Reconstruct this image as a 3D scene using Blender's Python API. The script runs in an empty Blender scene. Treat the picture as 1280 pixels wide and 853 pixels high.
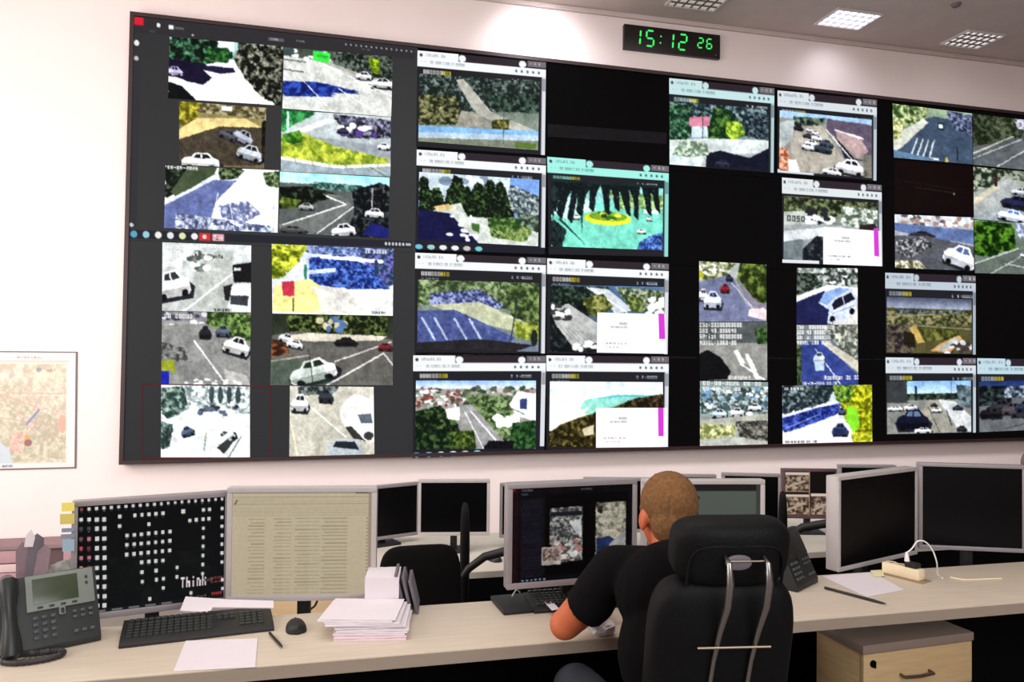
import bpy, bmesh, math, random
import numpy as np
from mathutils import Matrix, Vector

# ------------------------------------------------------------------ camera
F=971.5; YAW,PITCH,ROLL=.2429,.0170,.0104; EYE=1.61; WY=7.6; CEIL=5.25; LOW=-.40
_cy,_sy=math.cos(YAW),math.sin(YAW)
_f=np.array([_sy*math.cos(PITCH),_cy*math.cos(PITCH),math.sin(PITCH)])
_r=np.array([_cy,-_sy,0.]); _u=np.cross(_r,_f)
_cr,_sr=math.cos(ROLL),math.sin(ROLL)
_r,_u=_r*_cr+_u*_sr,-_r*_sr+_u*_cr
_C=np.array([0,0,EYE])
def ray(x,y): return _f+_r*(x-640)/F-_u*(y-426.5)/F
def on_z(x,y,z): d=ray(x,y); return _C+d*((z-EYE)/d[2])
def on_y(x,y,Y): d=ray(x,y); return _C+d*(Y/d[1])
def dep(x,y,d): return _C+ray(x,y)*d
scn=bpy.context.scene
COL=scn.collection
cam=bpy.data.cameras.new('camera'); camo=bpy.data.objects.new('camera',cam); COL.objects.link(camo)
cam.sensor_width=36; cam.lens=F/1280*36; cam.clip_start=.05
M=Matrix.Identity(4)
for i in range(3):
    M[i][0]=_r[i]; M[i][1]=_u[i]; M[i][2]=-_f[i]; M[i][3]=_C[i]
camo.matrix_world=M
scn.camera=camo
scn.view_settings.view_transform='Standard'; scn.view_settings.look='None'
scn.view_settings.exposure=0.0; scn.view_settings.gamma=1; scn.view_settings.use_curve_mapping=False
w=bpy.data.worlds.new('world'); scn.world=w; w.use_nodes=True
w.node_tree.nodes['Background'].inputs[0].default_value=(.8,.75,.72,1); w.node_tree.nodes['Background'].inputs[1].default_value=.3

def area(name,loc,target,sx,sy,power,col):
    l=bpy.data.lights.new(name,'AREA'); l.shape='RECTANGLE'; l.size=sx; l.size_y=sy; l.energy=power; l.color=col
    o=bpy.data.objects.new(name,l); COL.objects.link(o); o.location=loc
    o.rotation_euler=(Vector(target)-Vector(loc)).to_track_quat('-Z','Y').to_euler(); return o
def spot(name,loc,target,power,col,ang,blend=1,rad=.1):
    l=bpy.data.lights.new(name,'SPOT'); l.energy=power; l.color=col; l.spot_size=math.radians(ang); l.spot_blend=blend; l.shadow_soft_size=rad
    o=bpy.data.objects.new(name,l); COL.objects.link(o); o.location=loc
    o.rotation_euler=(Vector(target)-Vector(loc)).to_track_quat('-Z','Y').to_euler(); return o
# added soft light from the left where no window is built, ceiling lamps over the room, wall washers in the troffers
area('left_fill',(-4.6,4.4,2.4),(-1.5,7.6,2.0),3.2,3.0,270,(1,.955,.92))
area('left_fill',(-4.4,0.6,3.0),(.5,3.6,.8),2.6,2.6,140,(1,.94,.90))
area('room_lamps',(.2,3.0,5.0),(.4,4.6,0),4.0,2.0,104,(1,.95,.92))
area('room_lamps',(0,-1.2,4.9),(.8,2.0,.4),4,2.0,44,(1,.95,.92))
area('rear_fill',(2.5,-2.8,2.7),(4.6,7.6,.9),6,2.2,240,(.98,.97,1))  # added fill from behind the camera, no window there
_l=area('wall_fill',(4.6,4.6,4.95),(4.6,7.6,1.0),8,.8,125,(1,.965,.96)); _l.data.spread=math.radians(110)  # added strip of light to lift the lower wall, no fixture there
spot('troffer_wash',(2.05,7.0,5.15),(2.15,7.6,4.72),55,(.93,.94,1),105,1)
spot('troffer_wash',(5.45,7.15,5.2),(5.6,7.6,4.72),13,(.9,.92,1),100,1)

# ------------------------------------------------------------------ materials
def s2l(c):
    c=np.asarray(c,float)/255.
    return np.where(c<=.04045,c/12.92,((c+.055)/1.055)**2.4)
def mat(name,rgb,rough=.6,metal=0,spec=.5,noise=0,nscale=20,bump=0,bscale=200,coat=0,emit=None,es=1,stretch=None,rgb2=None):
    m=bpy.data.materials.new(name); m.use_nodes=True; nt=m.node_tree; b=nt.nodes['Principled BSDF']
    c=tuple(s2l(rgb))+(1,)
    b.inputs['Base Color'].default_value=c; b.inputs['Roughness'].default_value=rough; b.inputs['Metallic'].default_value=metal
    b.inputs['Specular IOR Level'].default_value=spec; b.inputs['Coat Weight'].default_value=coat
    if emit is not None:
        b.inputs['Emission Color'].default_value=tuple(s2l(emit))+(1,); b.inputs['Emission Strength'].default_value=es
    tc=nt.nodes.new('ShaderNodeTexCoord')
    src=tc.outputs['Object']
    if stretch:
        mp=nt.nodes.new('ShaderNodeMapping'); mp.inputs['Scale'].default_value=stretch; nt.links.new(src,mp.inputs[0]); src=mp.outputs[0]
    nz=nt.nodes.new('ShaderNodeTexNoise'); nz.inputs['Scale'].default_value=nscale; nz.inputs['Detail'].default_value=4
    nt.links.new(src,nz.inputs['Vector'])
    mx=nt.nodes.new('ShaderNodeMix'); mx.data_type='RGBA'
    c2=tuple(s2l(rgb2))+(1,) if rgb2 is not None else tuple(x*(1-max(noise,.02)) for x in c[:3])+(1,)
    mx.inputs[6].default_value=c; mx.inputs[7].default_value=c2
    rp=nt.nodes.new('ShaderNodeMapRange'); rp.inputs[1].default_value=.35; rp.inputs[2].default_value=.65
    nt.links.new(nz.outputs['Fac'],rp.inputs[0]); nt.links.new(rp.outputs[0],mx.inputs[0]); nt.links.new(mx.outputs[2],b.inputs['Base Color'])
    if bump:
        n2=nt.nodes.new('ShaderNodeTexNoise'); n2.inputs['Scale'].default_value=bscale; nt.links.new(src,n2.inputs['Vector'])
        bp=nt.nodes.new('ShaderNodeBump'); bp.inputs['Strength'].default_value=bump; bp.inputs['Distance'].default_value=.002
        nt.links.new(n2.outputs['Fac'],bp.inputs['Height']); nt.links.new(bp.outputs[0],b.inputs['Normal'])
    return m
def picture_mat(name,es=1.0,emissive=True,rough=.4):
    m=bpy.data.materials.new(name); m.use_nodes=True; nt=m.node_tree; b=nt.nodes['Principled BSDF']
    a=nt.nodes.new('ShaderNodeAttribute'); a.attribute_name='Col'
    b.inputs['Roughness'].default_value=rough
    if emissive:
        b.inputs['Base Color'].default_value=(.006,.006,.007,1); b.inputs['Specular IOR Level'].default_value=.05; b.inputs['Roughness'].default_value=.7; b.inputs['Base Color'].default_value=(.002,.002,.002,1)
        nt.links.new(a.outputs['Color'],b.inputs['Emission Color']); b.inputs['Emission Strength'].default_value=es
        m.cycles.emission_sampling='NONE'
    else:
        nt.links.new(a.outputs['Color'],b.inputs['Base Color'])
    return m
MT=dict(
 wall=mat('wall_paint',(242,228,225),.75,noise=.03,nscale=2,bump=.15,bscale=300),
 wall_dark=mat('side_wall_paint',(205,188,178),.8),
 ceil=mat('ceiling_tile',(205,190,186),.9,noise=.06,nscale=5,bump=.3,bscale=60),
 floor=mat('floor_carpet',(128,120,114),.95,noise=.15,nscale=80,bump=.5),
 frame=mat('video_wall_frame',(46,26,28),.5,noise=.1),
 blackp=mat('black_plastic',(20,20,21),.55,noise=.1,bump=.1),
 keyb=mat('keyboard_plastic',(26,27,27),.5),
 key=mat('key_plastic',(38,40,40),.45),
 fabric=mat('chair_fabric',(19,19,21),.95,spec=.2,noise=.25,nscale=60,bump=.6,bscale=500),
 dfabric=mat('dark_fabric',(15,13,13),.95,spec=.15,noise=.2,nscale=60,bump=.5,bscale=500),
 leather=mat('black_leather',(7,8,9),.6,spec=.18,noise=.2,nscale=30,bump=.4,bscale=150),
 chrome=mat('chrome',(160,158,156),.3,1),
 silver=mat('silver_plastic',(148,142,144),.4,spec=.5,noise=.04),
 silver2=mat('pale_silver_plastic',(184,178,176),.4,spec=.5,noise=.04),
 blacks=mat('dark_screen',(4,4,6),.3,spec=.15),
 desk=mat('desk_laminate',(206,194,176),.42,spec=.4,noise=.05,nscale=6,stretch=(1,12,12),rgb2=(198,185,166)),
 edge=mat('desk_edging',(160,146,130),.5,noise=.05,nscale=10,stretch=(1,10,10)),
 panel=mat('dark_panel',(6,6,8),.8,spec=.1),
 bdesk=mat('rear_desk_laminate',(196,190,178),.5,noise=.03),
 paper=mat('paper',(224,217,222),.85,noise=.02),
 pinkp=mat('pinkish_paper',(228,206,212),.85,noise=.04,nscale=60,stretch=(1,1,30)),
 greyp=mat('grey_folder',(104,98,106),.7),
 phone=mat('phone_plastic',(38,43,43),.5,noise=.08),
 phone2=mat('phone_handset',(32,37,37),.42,noise=.08),
 bezel=mat('phone_bezel',(124,133,126),.45),
 lcd=mat('phone_lcd',(58,68,50),.25,emit=(48,58,42),es=.25),
 cord=mat('phone_cord',(44,40,42),.5),
 skin=mat('skin',(198,106,66),.55,spec=.4,noise=.1,nscale=12,rgb2=(188,94,60)),
 hair=mat('hair',(128,92,57),.8,spec=.2,noise=.4,nscale=90,bump=.9,bscale=240,rgb2=(104,72,43)),
 shirt=mat('black_shirt',(15,13,15),.95,spec=.1,noise=.2,nscale=20,bump=.4,bscale=500),
 trouser=mat('grey_trousers',(58,62,70),.95,spec=.1,noise=.2,nscale=20,bump=.4,bscale=500),
 shoe=mat('shoe_leather',(20,18,18),.5),
 collar=mat('red_collar_trim',(150,40,36),.9),
 cream=mat('cream_plastic',(240,222,188),.45),
 tan=mat('tan_plastic',(150,128,96),.6),
 white=mat('white_plastic',(238,236,232),.35),
 beech=mat('beech_veneer',(206,178,134),.5,noise=.1,nscale=7,stretch=(1,1,10),rgb2=(196,166,122)),
 pedtop=mat('grey_brown_laminate',(140,124,112),.6,noise=.05),
 handle=mat('brushed_handle',(120,106,92),.35,.8),
 yellow=mat('yellow_tab',(238,222,110),.6), yellowd=mat('yellow_tab_dark',(214,198,104),.6),
 blue=mat('blue_tab',(150,178,196),.6), blued=mat('blue_grey_tab',(128,144,160),.6), wht=mat('white_tab',(236,240,240),.6),
 note=mat('pale_yellow_note',(226,222,176),.8),
 mauve=mat('mauve_laminate',(142,116,120),.7,noise=.08), mauve2=mat('pale_pink_laminate',(214,186,186),.7), mauve3=mat('dark_mauve_laminate',(96,74,78),.7), rose=mat('rose_laminate',(178,140,146),.7),
 pen=mat('pen_plastic',(34,30,30),.4),
 clockb=mat('clock_case',(20,12,12),.4), digit=mat('green_digits',(10,40,15),.4,emit=(60,245,110),es=1.0),
 digoff=mat('unlit_lamp',(90,86,80),.5),
 troff=mat('white_enamel',(205,200,198),.4), 
 lamp=mat('lamp_bright',(240,240,250),.4,emit=(238,240,255),es=2.2), lampd=mat('lamp_dim',(225,218,212),.4,emit=(225,215,210),es=.35), lampm=mat('lamp_medium',(225,222,220),.4,emit=(235,230,228),es=.8),
 louvre=mat('louvre_lit',(215,212,220),.3,.6), louvred=mat('louvre_dim',(110,98,94),.5,.3),  # same louvre, glow of the lit lamp put into the lighter tone
 greyfix=mat('grey_fixture',(112,102,102),.6),
 plastic=mat('cloudy_plastic',(196,196,188),.3,spec=.6,noise=.2,nscale=40,rgb2=(150,150,140)),
 bluel=mat('blue_led',(60,90,220),.4,emit=(90,120,255),es=1.2),
 pic=picture_mat('screen_picture',1.1), picdim=picture_mat('screen_picture_dim',.9), print_=picture_mat('printed_sheet',1,False,.8),
)

# ------------------------------------------------------------------ object helpers
def tag(o,label=None,cat=None,group=None,kind=None):
    if label: o['label']=label
    if cat: o['category']=cat
    if group: o['group']=group
    if kind: o['kind']=kind
    return o
def thing(name,label,cat,loc=(0,0,0),rz=0,group=None):
    o=bpy.data.objects.new(name,None); COL.objects.link(o); o.location=loc; o.rotation_euler=(0,0,rz); o.empty_display_size=.05
    return tag(o,label,cat,group)
def mesh_obj(name,me,m,parent=None):
    o=bpy.data.objects.new(name,me); COL.objects.link(o)
    if m is not None and not me.materials: me.materials.append(MT[m] if isinstance(m,str) else m)
    if parent: o.parent=parent
    return o
class MB:
    def __init__(s): s.bm=bmesh.new()
    def _add(s,geom_vs,mtx):
        if mtx is not None: bmesh.ops.transform(s.bm,matrix=mtx,verts=geom_vs)
    def box(s,a,b,bev=0,mtx=None,seg=2):
        a=Vector(a);b=Vector(b); c=(a+b)/2; d=b-a
        r=bmesh.ops.create_cube(s.bm,size=1,matrix=Matrix.Translation(c)@Matrix.Diagonal((abs(d.x),abs(d.y),abs(d.z),1)))
        vs=r['verts']
        if bev:
            es=list({e for v in vs for e in v.link_edges})
            r=bmesh.ops.bevel(s.bm,geom=es,offset=bev,segments=seg,profile=.6,affect='EDGES')
            vs=list({v for v in r['verts']}|{v for f in r['faces'] for v in f.verts})
            # collect whole island
            vs=s._island(vs[0])
        s._add(vs,mtx); return s
    def _island(s,v):
        seen={v};st=[v]
        while st:
            q=st.pop()
            for e in q.link_edges:
                o=e.other_vert(q)
                if o not in seen: seen.add(o); st.append(o)
        return list(seen)
    def tube(s,pts,r,n=10,closed=False,cap=True):
        pts=[Vector(p) for p in pts]; rs=r if isinstance(r,(list,tuple)) else [r]*len(pts)
        rings=[]; N=len(pts); up=None
        for i,p in enumerate(pts):
            t=(pts[(i+1)%N] if closed else pts[min(i+1,N-1)])-(pts[i-1] if (closed or i) else pts[0])
            t.normalize()
            if up is None: up=Vector((0,0,1)) if abs(t.z)<.9 else Vector((1,0,0))
            x=t.cross(up); 
            if x.length<1e-4: x=t.orthogonal()
            x.normalize(); y=x.cross(t).normalized(); up=y
            rings.append([s.bm.verts.new(p+x*math.cos(a)*rs[i]+y*math.sin(a)*rs[i]) for a in [2*math.pi*k/n for k in range(n)]])
        for i in range(N if closed else N-1):
            A=rings[i];B=rings[(i+1)%N]
            for k in range(n): s.bm.faces.new((A[k],A[(k+1)%n],B[(k+1)%n],B[k]))
        if cap and not closed: s.bm.faces.new(rings[0][::-1]); s.bm.faces.new(rings[-1])
        return s
    def prism(s,poly,axis,a,b,mtx=None,bev=0):
        """poly = 2D outline, extruded along axis between a and b"""
        def P(q,t): return Vector({'x':(t,q[0],q[1]),'y':(q[0],t,q[1]),'z':(q[0],q[1],t)}[axis])
        A=[s.bm.verts.new(P(q,a)) for q in poly];B=[s.bm.verts.new(P(q,b)) for q in poly];n=len(poly)
        s.bm.faces.new(A[::-1]);s.bm.faces.new(B)
        for k in range(n): s.bm.faces.new((A[k],A[(k+1)%n],B[(k+1)%n],B[k]))
        vs=A+B
        if bev:
            es=list({e for v in vs for e in v.link_edges})
            r=bmesh.ops.bevel(s.bm,geom=es,offset=bev,segments=2,profile=.6,affect='EDGES')
            vs=s._island(r['verts'][0])
        s._add(vs,mtx); return s
    def lathe(s,prof,n=20,mtx=None):
        rings=[];
        for r,z in prof: rings.append([s.bm.verts.new((max(r,1e-4)*math.cos(2*math.pi*k/n),max(r,1e-4)*math.sin(2*math.pi*k/n),z)) for k in range(n)])
        for A,B in zip(rings,rings[1:]):
            for k in range(n): s.bm.faces.new((A[k],A[(k+1)%n],B[(k+1)%n],B[k]))
        s.bm.faces.new(rings[0][::-1]);s.bm.faces.new(rings[-1])
        s._add([v for R in rings for v in R],mtx); return s
    def ell(s,c,r,mtx=None,seg=20,rot=None):
        m=Matrix.Translation(Vector(c))
        if rot is not None: m=m@rot
        m=m@Matrix.Diagonal((r[0],r[1],r[2],1))
        if mtx is not None: m=mtx@m
        bmesh.ops.create_uvsphere(s.bm,u_segments=seg,v_segments=max(8,seg*2//3),radius=1,matrix=m); return s
    def cap(s,a,b,ra,rb,n=16):
        """tapered limb with round ends"""
        a=Vector(a);b=Vector(b);d=(b-a);L=d.length;t=d.normalized()
        pts=[];rr=[]
        for k in range(5): ang=math.pi/2*(1-k/4.0); pts.append(a-t*ra*math.sin(ang)); rr.append(max(ra*math.cos(ang),ra*.06))
        for k in range(5): ang=math.pi/2*(k/4.0); pts.append(b+t*rb*math.sin(ang)); rr.append(max(rb*math.cos(ang),rb*.06))
        return s.tube(pts,rr,n)
    def patch(s,cols):
        """grid surface from rows of points"""
        V=[[s.bm.verts.new(p) for p in row] for row in cols]
        for A,B in zip(V,V[1:]):
            for k in range(len(A)-1): s.bm.faces.new((A[k],A[k+1],B[k+1],B[k]))
        return V
    def build(s,name,m,parent=None,smooth=True):
        bmesh.ops.recalc_face_normals(s.bm,faces=s.bm.faces)
        me=bpy.data.meshes.new(name); s.bm.to_mesh(me); s.bm.free()
        if smooth:
            me.polygons.foreach_set('use_smooth',[True]*len(me.polygons))
            try: me.set_sharp_from_angle(angle=math.radians(38))
            except Exception: pass
        return mesh_obj(name,me,m,parent)
def copy_tree(o,parent=None):
    c=o.copy(); COL.objects.link(c); c.parent=parent
    for ch in list(o.children): copy_tree(ch,c)
    return c
def rotm(ax,deg): return Matrix.Rotation(math.radians(deg),4,ax)
def at(p,m=None): return Matrix.Translation(Vector(p))@(m if m is not None else Matrix.Identity(4))
def solidify_remesh(mb,voxel,smooth_it,name,m,parent,fac=.5):
    """union of overlapping volumes turned into one continuous skin"""
    o=mb.build(name,m,parent)
    r=o.modifiers.new('r','REMESH'); r.mode='VOXEL'; r.voxel_size=voxel; r.use_smooth_shade=True
    s=o.modifiers.new('s','SMOOTH'); s.factor=fac; s.iterations=smooth_it
    dg=bpy.context.evaluated_depsgraph_get(); dg.update()
    me=bpy.data.meshes.new_from_object(o.evaluated_get(dg))
    o.modifiers.clear(); o.data=me
    me.polygons.foreach_set('use_smooth',[True]*len(me.polygons))
    if not me.materials: me.materials.append(MT[m])
    return o

# ------------------------------------------------------------------ picture painter (what the screens show)

G3={' ':(0,0,0,0,0),'0':(7,5,5,5,7),'1':(2,6,2,2,7),'2':(7,1,7,4,7),'3':(7,1,7,1,7),'4':(5,5,7,1,1),'5':(7,4,7,1,7),'6':(7,4,7,5,7),'7':(7,1,1,2,2),'8':(7,5,7,5,7),'9':(7,5,7,1,7),
'-':(0,0,7,0,0),':':(0,2,0,2,0),'.':(0,0,0,0,2),'S':(7,4,7,1,7),'e':(7,5,7,4,7),'r':(0,6,4,4,4),'i':(2,0,2,2,2),'a':(0,7,1,7,7),'l':(2,2,2,2,2),'M':(5,7,7,5,5),'O':(7,5,5,5,7),'D':(6,5,5,5,6),'E':(7,4,7,4,7),'L':(4,4,4,4,7),'I':(7,2,2,2,7),'s':(7,4,7,1,7),'o':(0,7,5,5,7),'A':(7,5,7,5,5),'T':(7,2,2,2,2),'h':(4,4,7,5,5),'n':(0,6,5,5,5),'k':(4,5,6,5,5),'G':(7,4,5,5,7),'H':(5,5,7,5,5)}
class Pic:
    def __init__(s,W,H,seed=0,bg=(0,0,0)):
        s.W=max(4,int(W));s.H=max(4,int(H)); s.k=2
        s.w=s.W*s.k;s.h=s.H*s.k
        s.a=np.zeros((s.h,s.w,3))+np.array(bg,float); s.rs=np.random.RandomState(seed)
        s.q=[]; s.X,s.Y=np.meshgrid((np.arange(s.w)+.5)/s.w,(np.arange(s.h)+.5)/s.h)
    def noise(s,sc,det=3):
        out=np.zeros((s.h,s.w));amp=1;tot=0
        for d in range(det):
            gw=max(2,int(s.W/sc)+2);gh=max(2,int(s.H/sc)+2)
            g=s.rs.rand(gh+1,gw+1)
            x=s.X*(gw-1);y=s.Y*(gh-1);ix=x.astype(int);iy=y.astype(int);fx=x-ix;fy=y-iy
            fx=fx*fx*(3-2*fx);fy=fy*fy*(3-2*fy)
            out+=amp*(g[iy,ix]*(1-fx)*(1-fy)+g[iy,ix+1]*fx*(1-fy)+g[iy+1,ix]*(1-fx)*fy+g[iy+1,ix+1]*fx*fy)
            tot+=amp;amp*=.6;sc=max(sc/2,.9)
        return out/tot
    def mask(s,pts):
        m=np.zeros((s.h,s.w),bool);n=len(pts)
        for i in range(n):
            x0,y0=pts[i];x1,y1=pts[(i+1)%n]
            if y0==y1: continue
            c=((s.Y>=min(y0,y1))&(s.Y<max(y0,y1)))
            xs=x0+(s.Y-y0)*(x1-x0)/(y1-y0)
            m^=c&(s.X<xs)
        return m
    def put(s,m,c,al=1):
        s.a[m]=s.a[m]*(1-al)+np.array(c,float)*al; return s
    def vg(s,c0,c1,y0=0,y1=1):
        m=(s.Y>=y0)&(s.Y<=y1); t=((s.Y[m]-y0)/(y1-y0))[:,None]
        s.a[m]=np.array(c0,float)*(1-t)+np.array(c1,float)*t; return s
    def p(s,pts,c,al=1,tex=0,sc=4):
        m=s.mask(pts)
        if tex:
            n=(s.noise(sc)[m]-.5)[:,None]*2*tex
            s.a[m]=s.a[m]*(1-al)+(np.array(c,float)+n)*al
        else: s.put(m,c,al)
        return s
    def r(s,x0,y0,x1,y1,c,al=1): return s.put((s.X>=x0)&(s.X<x1)&(s.Y>=y0)&(s.Y<y1),c,al)
    def e(s,cx,cy,rx,ry,c,al=1): return s.put(((s.X-cx)/rx)**2+((s.Y-cy)/ry)**2<1,c,al)
    def l(s,x0,y0,x1,y1,wd,c,al=1,w2=None):
        w2=wd if w2 is None else w2
        ax=s.w/s.h; dx=(x1-x0)*ax;dy=y1-y0;L=dx*dx+dy*dy+1e-9
        t=(((s.X-x0)*ax*dx+(s.Y-y0)*dy)/L).clip(0,1)
        d=np.hypot((s.X-x0)*ax-t*dx,(s.Y-y0)-t*dy)
        return s.put(d<(wd*(1-t)+w2*t)/2,c,al)
    def fol(s,pts,dark,light,sc=4,thr=.5,rag=.25,mid=None):
        """foliage / rubble: ragged patch of dark and light flecks"""
        m=s.mask(pts)
        n=s.noise(sc);n=(n-n.min())/(n.max()-n.min()+1e-9)
        if rag:
            # ragged outline
            q=s.noise(max(sc*1.2,2))
            k=m.astype(float)
            r=max(1,int(sc*s.k*.5))
            for _ in range(2):
                k=(np.roll(k,r,0)+np.roll(k,-r,0)+np.roll(k,r,1)+np.roll(k,-r,1)+k)/5
            m=(k+(q-.5)*rag*3)>.5
        n2=s.noise(sc*2.5,2); n3=s.noise(1.3,2)
        t=(((n-thr)*2.6+.42)*(.55+.9*n2)+(n3-.5)*.55).clip(0,1)[m][:,None]
        s.a[m]=np.array(dark,float)*.85*(1-t)+np.array(light,float)*t
        return s
    def speck(s,x0,y0,x1,y1,cols,n,sz=.03):
        for i in range(n):
            x=s.rs.uniform(x0,x1);y=s.rs.uniform(y0,y1);a=s.rs.uniform(.4,1)*sz;b=s.rs.uniform(.4,1)*sz
            s.e(x,y,a,b*s.w/s.h*.7,cols[s.rs.randint(len(cols))])
        return s
    def car(s,cx,cy,w,h,c=(235,235,240),ang=0,win=(30,34,44),sh=(40,40,48),side=1):
        """car from above and front: shadow, body, cabin glass, roof, bonnet"""
        ca,sa=math.cos(math.radians(ang)),math.sin(math.radians(ang)); asp=s.w/s.h
        def T(P): return [(cx+(x*w*ca-y*h/asp*sa),cy+(x*w*asp*sa+y*h*ca)) for x,y in P]
        s.p(T([(-.55,.1),(-.45,.55),(.5,.6),(.62,.2),(.5,0)]),sh)
        s.p(T([(-.5,0),(-.42,-.18),(-.25,-.25),(-.15,-.48),(.2,-.5),(.34,-.22),(.48,-.1),(.5,.3),(.42,.42),(-.4,.42),(-.5,.3)]),c)
        s.p(T([(-.2,-.2),(-.12,-.4),(0,-.42),(0,-.16)]),win)
        s.p(T([(.04,-.16),(.04,-.42),(.17,-.42),(.27,-.18)]),win)
        cc=tuple(v*.72 for v in c)
        s.p(T([(-.5,.14),(.5,.14),(.42,.42),(-.4,.42)]),cc)
        s.e(*T([(-.3,.36)])[0],w*.09,h*.12,(20,20,24)); s.e(*T([(.3,.36)])[0],w*.09,h*.12,(20,20,24))
        return s
    def text(s,x,y,hh,st,c=(240,240,240),wf=1.0,now=False):
        if not now: s.q.append((x,y,hh,st,c,wf)); return s
        px_=hh/5; pw=px_*s.h/s.w*wf
        for ch in st:
            g=G3.get(ch,(7,5,7,5,5))
            for j in range(5):
                for i in range(3):
                    if g[j]&(4>>i): s.r(x+i*pw,y+j*px_,x+(i+1)*pw*1.0,y+(j+1)*px_,c)
            x+=4*pw
        return s
    def grain(s,amp,sc=1.2):
        n=(s.noise(sc,2)-.5)[:,:,None]*2*amp; s.a=s.a+n; return s
    def photo(s,warp=.42):
        """camera look: wobbling edges, uneven tone, slight softness"""
        dx=(s.noise(2.2,2)-.5)*2*warp*s.k*1.6; dy=(s.noise(2.2,2)-.5)*2*warp*s.k*1.6
        yy,xx=np.mgrid[0:s.h,0:s.w]
        a=s.a[(yy+dy).round().astype(int).clip(0,s.h-1),(xx+dx).round().astype(int).clip(0,s.w-1)]
        lo=1+.30*(s.noise(9,2)-.5)[:,:,None]+.22*(s.noise(2.2,2)-.5)[:,:,None]
        a=a*lo; p=np.pad(a,((1,1),(1,1),(0,0)),'edge')
        s.a=(p[:-2,1:-1]+p[2:,1:-1]+p[1:-1,:-2]+p[1:-1,2:]+2*p[1:-1,1:-1])/6
        g=s.a.mean(2,keepdims=True); s.a=g+(s.a-g)*.88; s.a=((s.a-112)*1.22+118)
        return s
    def out(s):
        for t in s.q: s.text(*t,now=True)
        s.q=[]
        return s.a.reshape(s.H,s.k,s.W,s.k,3).mean((1,3)).clip(0,255)
def pic_mesh(name,img,corner,m,parent=None,off=None):
    """img rows from top; corner(u,v)->3D point, u right, v down; colours on the vertices"""
    H,W,_=img.shape
    u=np.linspace(0,1,W);v=np.linspace(0,1,H)
    U,V=np.meshgrid(u,v)
    P=corner(U.ravel()[:,None],V.ravel()[:,None])
    me=bpy.data.meshes.new(name)
    me.vertices.add(W*H); me.vertices.foreach_set('co',P.astype(np.float32).ravel())
    i=(np.arange(H-1)[:,None]*W+np.arange(W-1)[None,:]).ravel()
    q=np.stack([i,i+W,i+W+1,i+1],1).astype(np.int32); n=len(q)
    me.loops.add(4*n); me.loops.foreach_set('vertex_index',q.ravel())
    me.polygons.add(n); me.polygons.foreach_set('loop_start',np.arange(0,4*n,4,dtype=np.int32)); 
    me.update(calc_edges=True); me.validate()
    at_=me.color_attributes.new('Col','FLOAT_COLOR','POINT')
    c=np.ones((W*H,4),np.float32); c[:,:3]=s2l(img.reshape(-1,3)); at_.data.foreach_set('color',c.ravel())
    return mesh_obj(name,me,m,parent)
def bil(TL,TR,BR,BL):
    TL,TR,BR,BL=[np.asarray(p,float)[None,:] for p in (TL,TR,BR,BL)]
    return lambda u,v:(TL*(1-u)+TR*u)*(1-v)+(BL*(1-u)+BR*u)*v
def wallpt(x,y,off): return on_y(x,y,WY-off)
def wquad(Q,off): return [wallpt(*q,off) for q in Q]
WALL=WY+.10
# ------------------------------------------------------------------ the room
def struct(o,name=None): o['kind']='structure'; return o
b=MB(); b.box((-5,WALL,LOW),(12,WALL+.2,CEIL)); struct(b.build('wall_back','wall',smooth=False))
b=MB(); b.box((-5.2,-3,LOW),(-5,WALL+.2,CEIL)); struct(b.build('wall_left','wall',smooth=False))
b=MB(); b.box((12,-3,LOW),(12.2,WALL+.2,CEIL)); struct(b.build('wall_right','wall_dark',smooth=False))
b=MB(); b.box((-5.2,-3.2,LOW),(12.2,-3,CEIL)); struct(b.build('wall_front','wall_dark',smooth=False))
b=MB(); b.prism([(-3.2,-.6),(WALL+.2,-.6),(WALL+.2,LOW),(3.3,LOW),(3.3,0),(-3.2,0)],'x',-5.2,12.2); struct(b.build('floor','floor',smooth=False))
b=MB(); b.box((-5.2,-3.2,CEIL),(12.2,WALL+.2,CEIL+.15)); struct(b.build('ceiling','ceil',smooth=False))
b=MB(); b.box((-5,WALL-.02,LOW),(12,WALL,LOW+.09),.004); struct(b.build('baseboard_back','mauve'))
b=MB(); b.box((-5,WALL-.035,CEIL-.05),(12,WALL,CEIL),.008); struct(b.build('trim_1','ceil'))

# ------------------------------------------------------------------ the video wall
vw=thing('video_wall','huge dark wall of screens full of traffic camera pictures under the green clock','video wall',(3.5,WALL,1.0))
def world_child(o,p):
    o.parent=p; o.matrix_parent_inverse=Matrix.Translation(-Vector(p.location)); return o
X0=-1.730;ZT=1.61+2.9915;CW=1.3277;CH=.9965
TLc,BLc=wallpt(163,15,0),wallpt(149,581,0)
TRc,BRc=wallpt(1340,147.5,0),wallpt(1340,549.5,0)
def lerp(a,b,t): return np.asarray(a)*(1-t)+np.asarray(b)*t
def slab(name,Q,y0,y1,m):
    b=MB(); A=[b.bm.verts.new((p[0],y0,p[2])) for p in Q];B=[b.bm.verts.new((p[0],y1,p[2])) for p in Q]
    b.bm.faces.new(A);b.bm.faces.new(B[::-1])
    for k in range(4): b.bm.faces.new((A[k],B[k],B[(k+1)%4],A[(k+1)%4]))
    return world_child(b.build(name,m,smooth=False),vw)
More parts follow.
